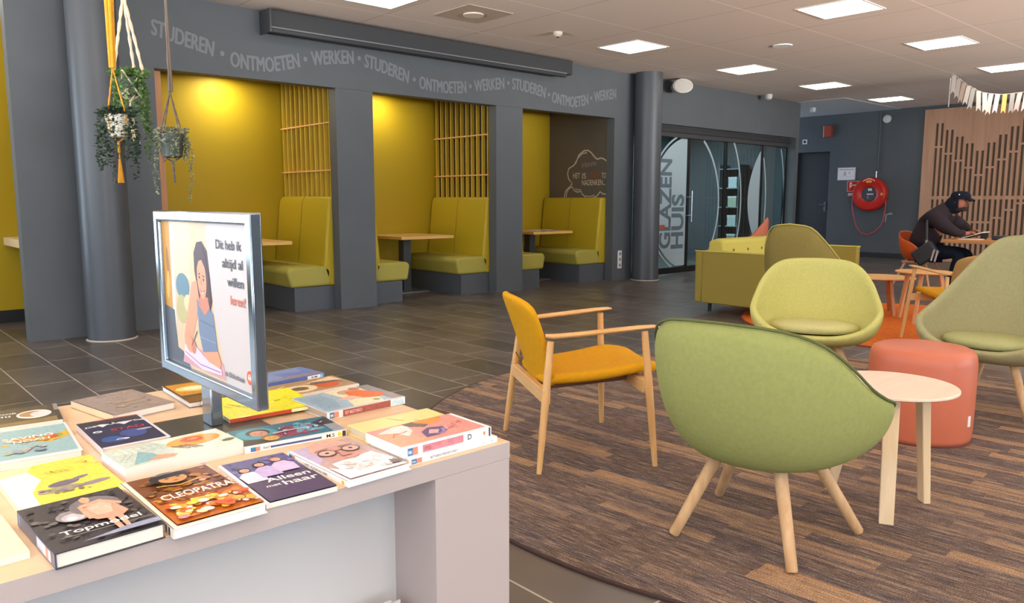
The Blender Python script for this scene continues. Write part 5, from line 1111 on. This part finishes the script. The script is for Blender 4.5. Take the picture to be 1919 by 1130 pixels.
# =================================================================== HANGING PLANTS
def leaf_quad(mb, p, d, n_, L, w):
    s_ = d.cross(n_)
    if s_.length < 1e-4: s_ = Vector((1,0,0))
    s_.normalize(); q = p+d*L
    mb.add([p, p+d*L*.5+s_*w+n_*.002, q, p+d*L*.5-s_*w+n_*.002], [(0,1,2,3)])
def foliage(parent, name, strands, m, leaf=(.012,.005), step=.012, seed=1, tuft=0, tc=(0,0,0), tr=.06):
    r = random.Random(seed); mb = MB(); st_ = MB()
    for (x, y, z0, dx, dy, L) in strands:
        pts = []; n = max(4, int(L/step))
        for i in range(n+1):
            t = i/n; out = min(1, t*4)
            pts.append(Vector((x+dx*out+.008*math.sin(t*9+x*40), y+dy*out+.008*math.cos(t*8+y*30), z0+.02*math.sin(min(1,t*5)*PI)-L*max(0, t-.08))))
        st_.tube(pts, .0012, 4)
        for p in pts:
            for k in range(2):
                d = Vector((r.uniform(-1,1), r.uniform(-1,1), r.uniform(-.6,.4))).normalized(); leaf_quad(mb, p, d, Vector((r.uniform(-1,1), r.uniform(-1,1), 1)).normalized(), leaf[0]*r.uniform(.7,1.3), leaf[1]*r.uniform(.8,1.2))
    for i in range(tuft):
        a = r.uniform(0, 2*PI); q = r.uniform(0, tr); p = Vector((tc[0]+q*math.cos(a), tc[1]+q*math.sin(a), tc[2]+r.uniform(-.01,.04)))
        d = Vector((math.cos(a), math.sin(a), r.uniform(-.3,1))).normalized(); leaf_quad(mb, p, d, Vector((r.uniform(-1,1), r.uniform(-1,1), 1)).normalized(), leaf[0]*1.6, leaf[1]*1.3)
    o = mb.build(name, m, parent); tag(o, kind='stuff'); st_.build('stems', mat('#4c5a36', .7), parent)
    return o
def rope(mb, a, b, r=.006, tw=0, n=14):
    a = Vector(a); b = Vector(b); pts = []; rad = []
    for i in range(n+1):
        t = i/n; pts.append(a.lerp(b, t)); rad.append(r*(1+.3*math.sin(t*n*2.2)) if tw else r)
    mb.tube(pts, rad, 6)
def planter(name, label, loc, pr, ph_, potm, apex, ropem, strap=None, tassel=None, potname='pot'):
    t = thing(name, label, 'hanging plant', loc)
    MB().lathe([(pr*.55, 0), (pr*.72, .006), (pr, ph_-.012), (pr*1.03, ph_), (pr*.93, ph_), (pr*.9, ph_-.02), (.001, ph_-.022)], n=28).build(potname, potm, t, smooth=True)
    MB().lathe([(.001, ph_-.02), (pr*.9, ph_-.02)], n=20).build('soil', mat('#33261c', .9), t)
    return t
WP = mat('#d9d4c2', .6)
p1 = planter('hanging_planter', 'white patterned hanging pot with dark trailing leaves on yellow straps', (1.54, 5.49, 1.655), .072, .145, WP, 0, 0)
r_ = random.Random(3); mb = MB()
for i in range(60):
    a = r_.uniform(0, 2*PI); z = r_.uniform(.02,.125); rr = .072*(.72+.28*z/.133)+.0012; s_ = .007
    c0 = Vector((rr*math.cos(a), rr*math.sin(a), z)); tt = Vector((-math.sin(a), math.cos(a), 0)); up_ = Vector((0,0,1)); an = r_.uniform(0, PI)
    u = tt*math.cos(an)+up_*math.sin(an); v_ = -tt*math.sin(an)+up_*math.cos(an); mb.add([c0-u*s_*1.5, c0-v_*s_*.4, c0+u*s_*1.5, c0+v_*s_*.4], [(0,1,2,3)])
mb.build('pot_pattern', mat('#3c3c34', .7), p1)
YR = mat('#c98a17', .8, var=.1, vscale=30); CRM = mat('#d8c5a4', .85); GRN = mat('#5d7d40', .6, var=.25, vscale=30); DGN = mat('#2f4132', .6, var=.25, vscale=30)
mb = MB(); top = Vector((.02, .06, 1.545)); kn = Vector((.0, .03, .44))
for k in range(4):
    o_ = Vector((.012*math.cos(k*1.57), .012*math.sin(k*1.57), 0)); mb.tube([top+o_*1.2, top.lerp(kn, .5)+o_*1.5, kn+o_], [.013,.014,.010], 8)
for k in range(4):
    a = k*PI/2+.5; rim = Vector((.077*math.cos(a), .077*math.sin(a), .13)); bt = Vector((.045*math.cos(a), .045*math.sin(a), -.004))
    rope(mb, kn, rim, .0045, 1); rope(mb, rim, bt, .004, 1, 6); rope(mb, bt, (0,0,-.03), .004, 1, 4)
mb.build('straps', YR, p1, smooth=True)
mb = MB()
rope(mb, (0,0,-.03), (0,0,-.10), .008, 1, 5)
for k in range(12): a = k*PI/6; mb.tube([(0,0,-.10), (.008*math.cos(a), .008*math.sin(a), -.18), (.018*math.cos(a), .018*math.sin(a), -.29)], [.003,.003,.0035], 5)
mb.build('tassel', YR, p1, smooth=True)
r2 = random.Random(5); S_ = []
for i in range(16):
    a = i*2*PI/16+r2.uniform(-.2,.2); S_.append((.06*math.cos(a), .06*math.sin(a), .14, .05*math.cos(a), .05*math.sin(a), r2.choice([.25,.32,.42,.5])*r2.uniform(.7,1.1)))
foliage(p1, 'foliage', S_, DGN, (.028,.011), .013, 4, 130, (0,0,.14), .10)
p2 = planter('hanging_planter', 'hanging pot in white macrame cords, highest and partly behind the white pot', (1.70, 5.74, 1.955), .068, .12, mat('#3c4a42', .6), 0, 0)
mb = MB(); ap = Vector((.02,.08,.68))
rope(mb, (.02,.08,1.245), ap, .011, 1, 10)
VX = Vector((.741,-.672,0)); VD = Vector((.672,.741,0))
for dx_, dd in ((-.135,.03), (.0,.09), (.115,.0)):
    q = VX*(dx_*.85)+VD*dd+Vector((0,0,.16)); rope(mb, ap, q, .010, 1, 16)
    q2 = VX*(dx_*.45)+VD*(dd*.6)+Vector((0,0,.0)); 
for a0, a1 in (((-.115,.03),(.03,-.07)), ((.0,-.09),(-.06,.0)), ((.10,.0),(-.02,-.07)), ((.0,-.09),(.07,.0)), ((0,.09),(.03,.05))):
    rope(mb, VX*a0[0]+VD*a0[1]+Vector((0,0,.16)), VX*a1[0]+VD*a1[1]+Vector((0,0,.0)), .006, 1, 8)
for a in range(5): rope(mb, (.05*math.cos(a*1.26), .05*math.sin(a*1.26), .0), (0,0,-.035), .005, 0, 3)
mb.build('macrame_cords', CRM, p2, smooth=True)
mb = MB()
for k in range(9): a = k*.7; mb.tube([(0,0,-.03), (.010*math.cos(a), .010*math.sin(a), -.14), (.022*math.cos(a)+.02, .022*math.sin(a)-.015, -.30-.02*math.sin(k))], [.005,.004,.004], 5)
mb.build('tassel', CRM, p2, smooth=True)
S_ = []
for i in range(18):
    a = i*2*PI/18+r2.uniform(-.2,.2); S_.append((.06*math.cos(a), .06*math.sin(a), .12, .045*math.cos(a), .045*math.sin(a), r2.choice([.15,.3,.42])*r2.uniform(.7,1.1)))
S_ += [(.05*VX.x, .05*VX.y, .12, .07*VX.x, .07*VX.y, .62), (.05*VX.x, .05*VX.y, .12, .045*VX.x, .045*VX.y, .55), (-.05*VX.x, -.05*VX.y, .12, -.05*VX.x, -.05*VX.y, .38)]
foliage(p2, 'foliage', S_, GRN, (.024,.010), .011, 8, 220, (0,0,.13), .12)
p3 = planter('hanging_planter', 'dark green hanging pot with silvery string plant in front of the yellow booth', (1.79, 5.245, 1.525), .082, .15, mat('#3c443c', .5), 0, 0)
TP = mat('#5d5048', .85)
mb = MB(); kn = Vector((.015,.03,.42))
rope(mb, (.06,.13,1.675), kn, .009, 1, 18); rope(mb, (.05,.12,1.675), kn+Vector((.012,-.01,0)), .006, 0, 8)
for k in range(4):
    a = k*PI/2+.3; rim = Vector((.086*math.cos(a), .086*math.sin(a), .14)); bt = Vector((.048*math.cos(a), .048*math.sin(a), -.004))
    rope(mb, kn, rim, .0045, 1); rope(mb, rim, bt, .0035, 0, 5); rope(mb, bt, (0,0,-.025), .0035, 0, 3)
mb.build('cords', TP, p3, smooth=True)
mb = MB(); rope(mb, (0,0,-.02), (.005,0,-.16), .008, 1, 9); mb.build('tassel', TP, p3, smooth=True)
S_ = []
for i in range(22):
    a = i*2*PI/22+r2.uniform(-.2,.2); S_.append((.07*math.cos(a), .07*math.sin(a), .145, .03*math.cos(a), .03*math.sin(a), r2.choice([.08,.14,.2])*r2.uniform(.7,1.1)))
S_ += [(-.07*VX.x,-.07*VX.y,.145,-.045*VX.x,-.045*VX.y,.40),(-.07*VX.x,-.07*VX.y,.145,-.03*VX.x,-.03*VX.y,.30),(.07*VX.x,.07*VX.y,.145,.04*VX.x,.04*VX.y,.46),(.07*VX.x,.07*VX.y,.145,.05*VX.x,.05*VX.y,.25)]
foliage(p3, 'foliage', S_, mat('#8c8f74', .6, var=.2, vscale=30), (.015,.008), .011, 12, 220, (0,0,.15), .09)
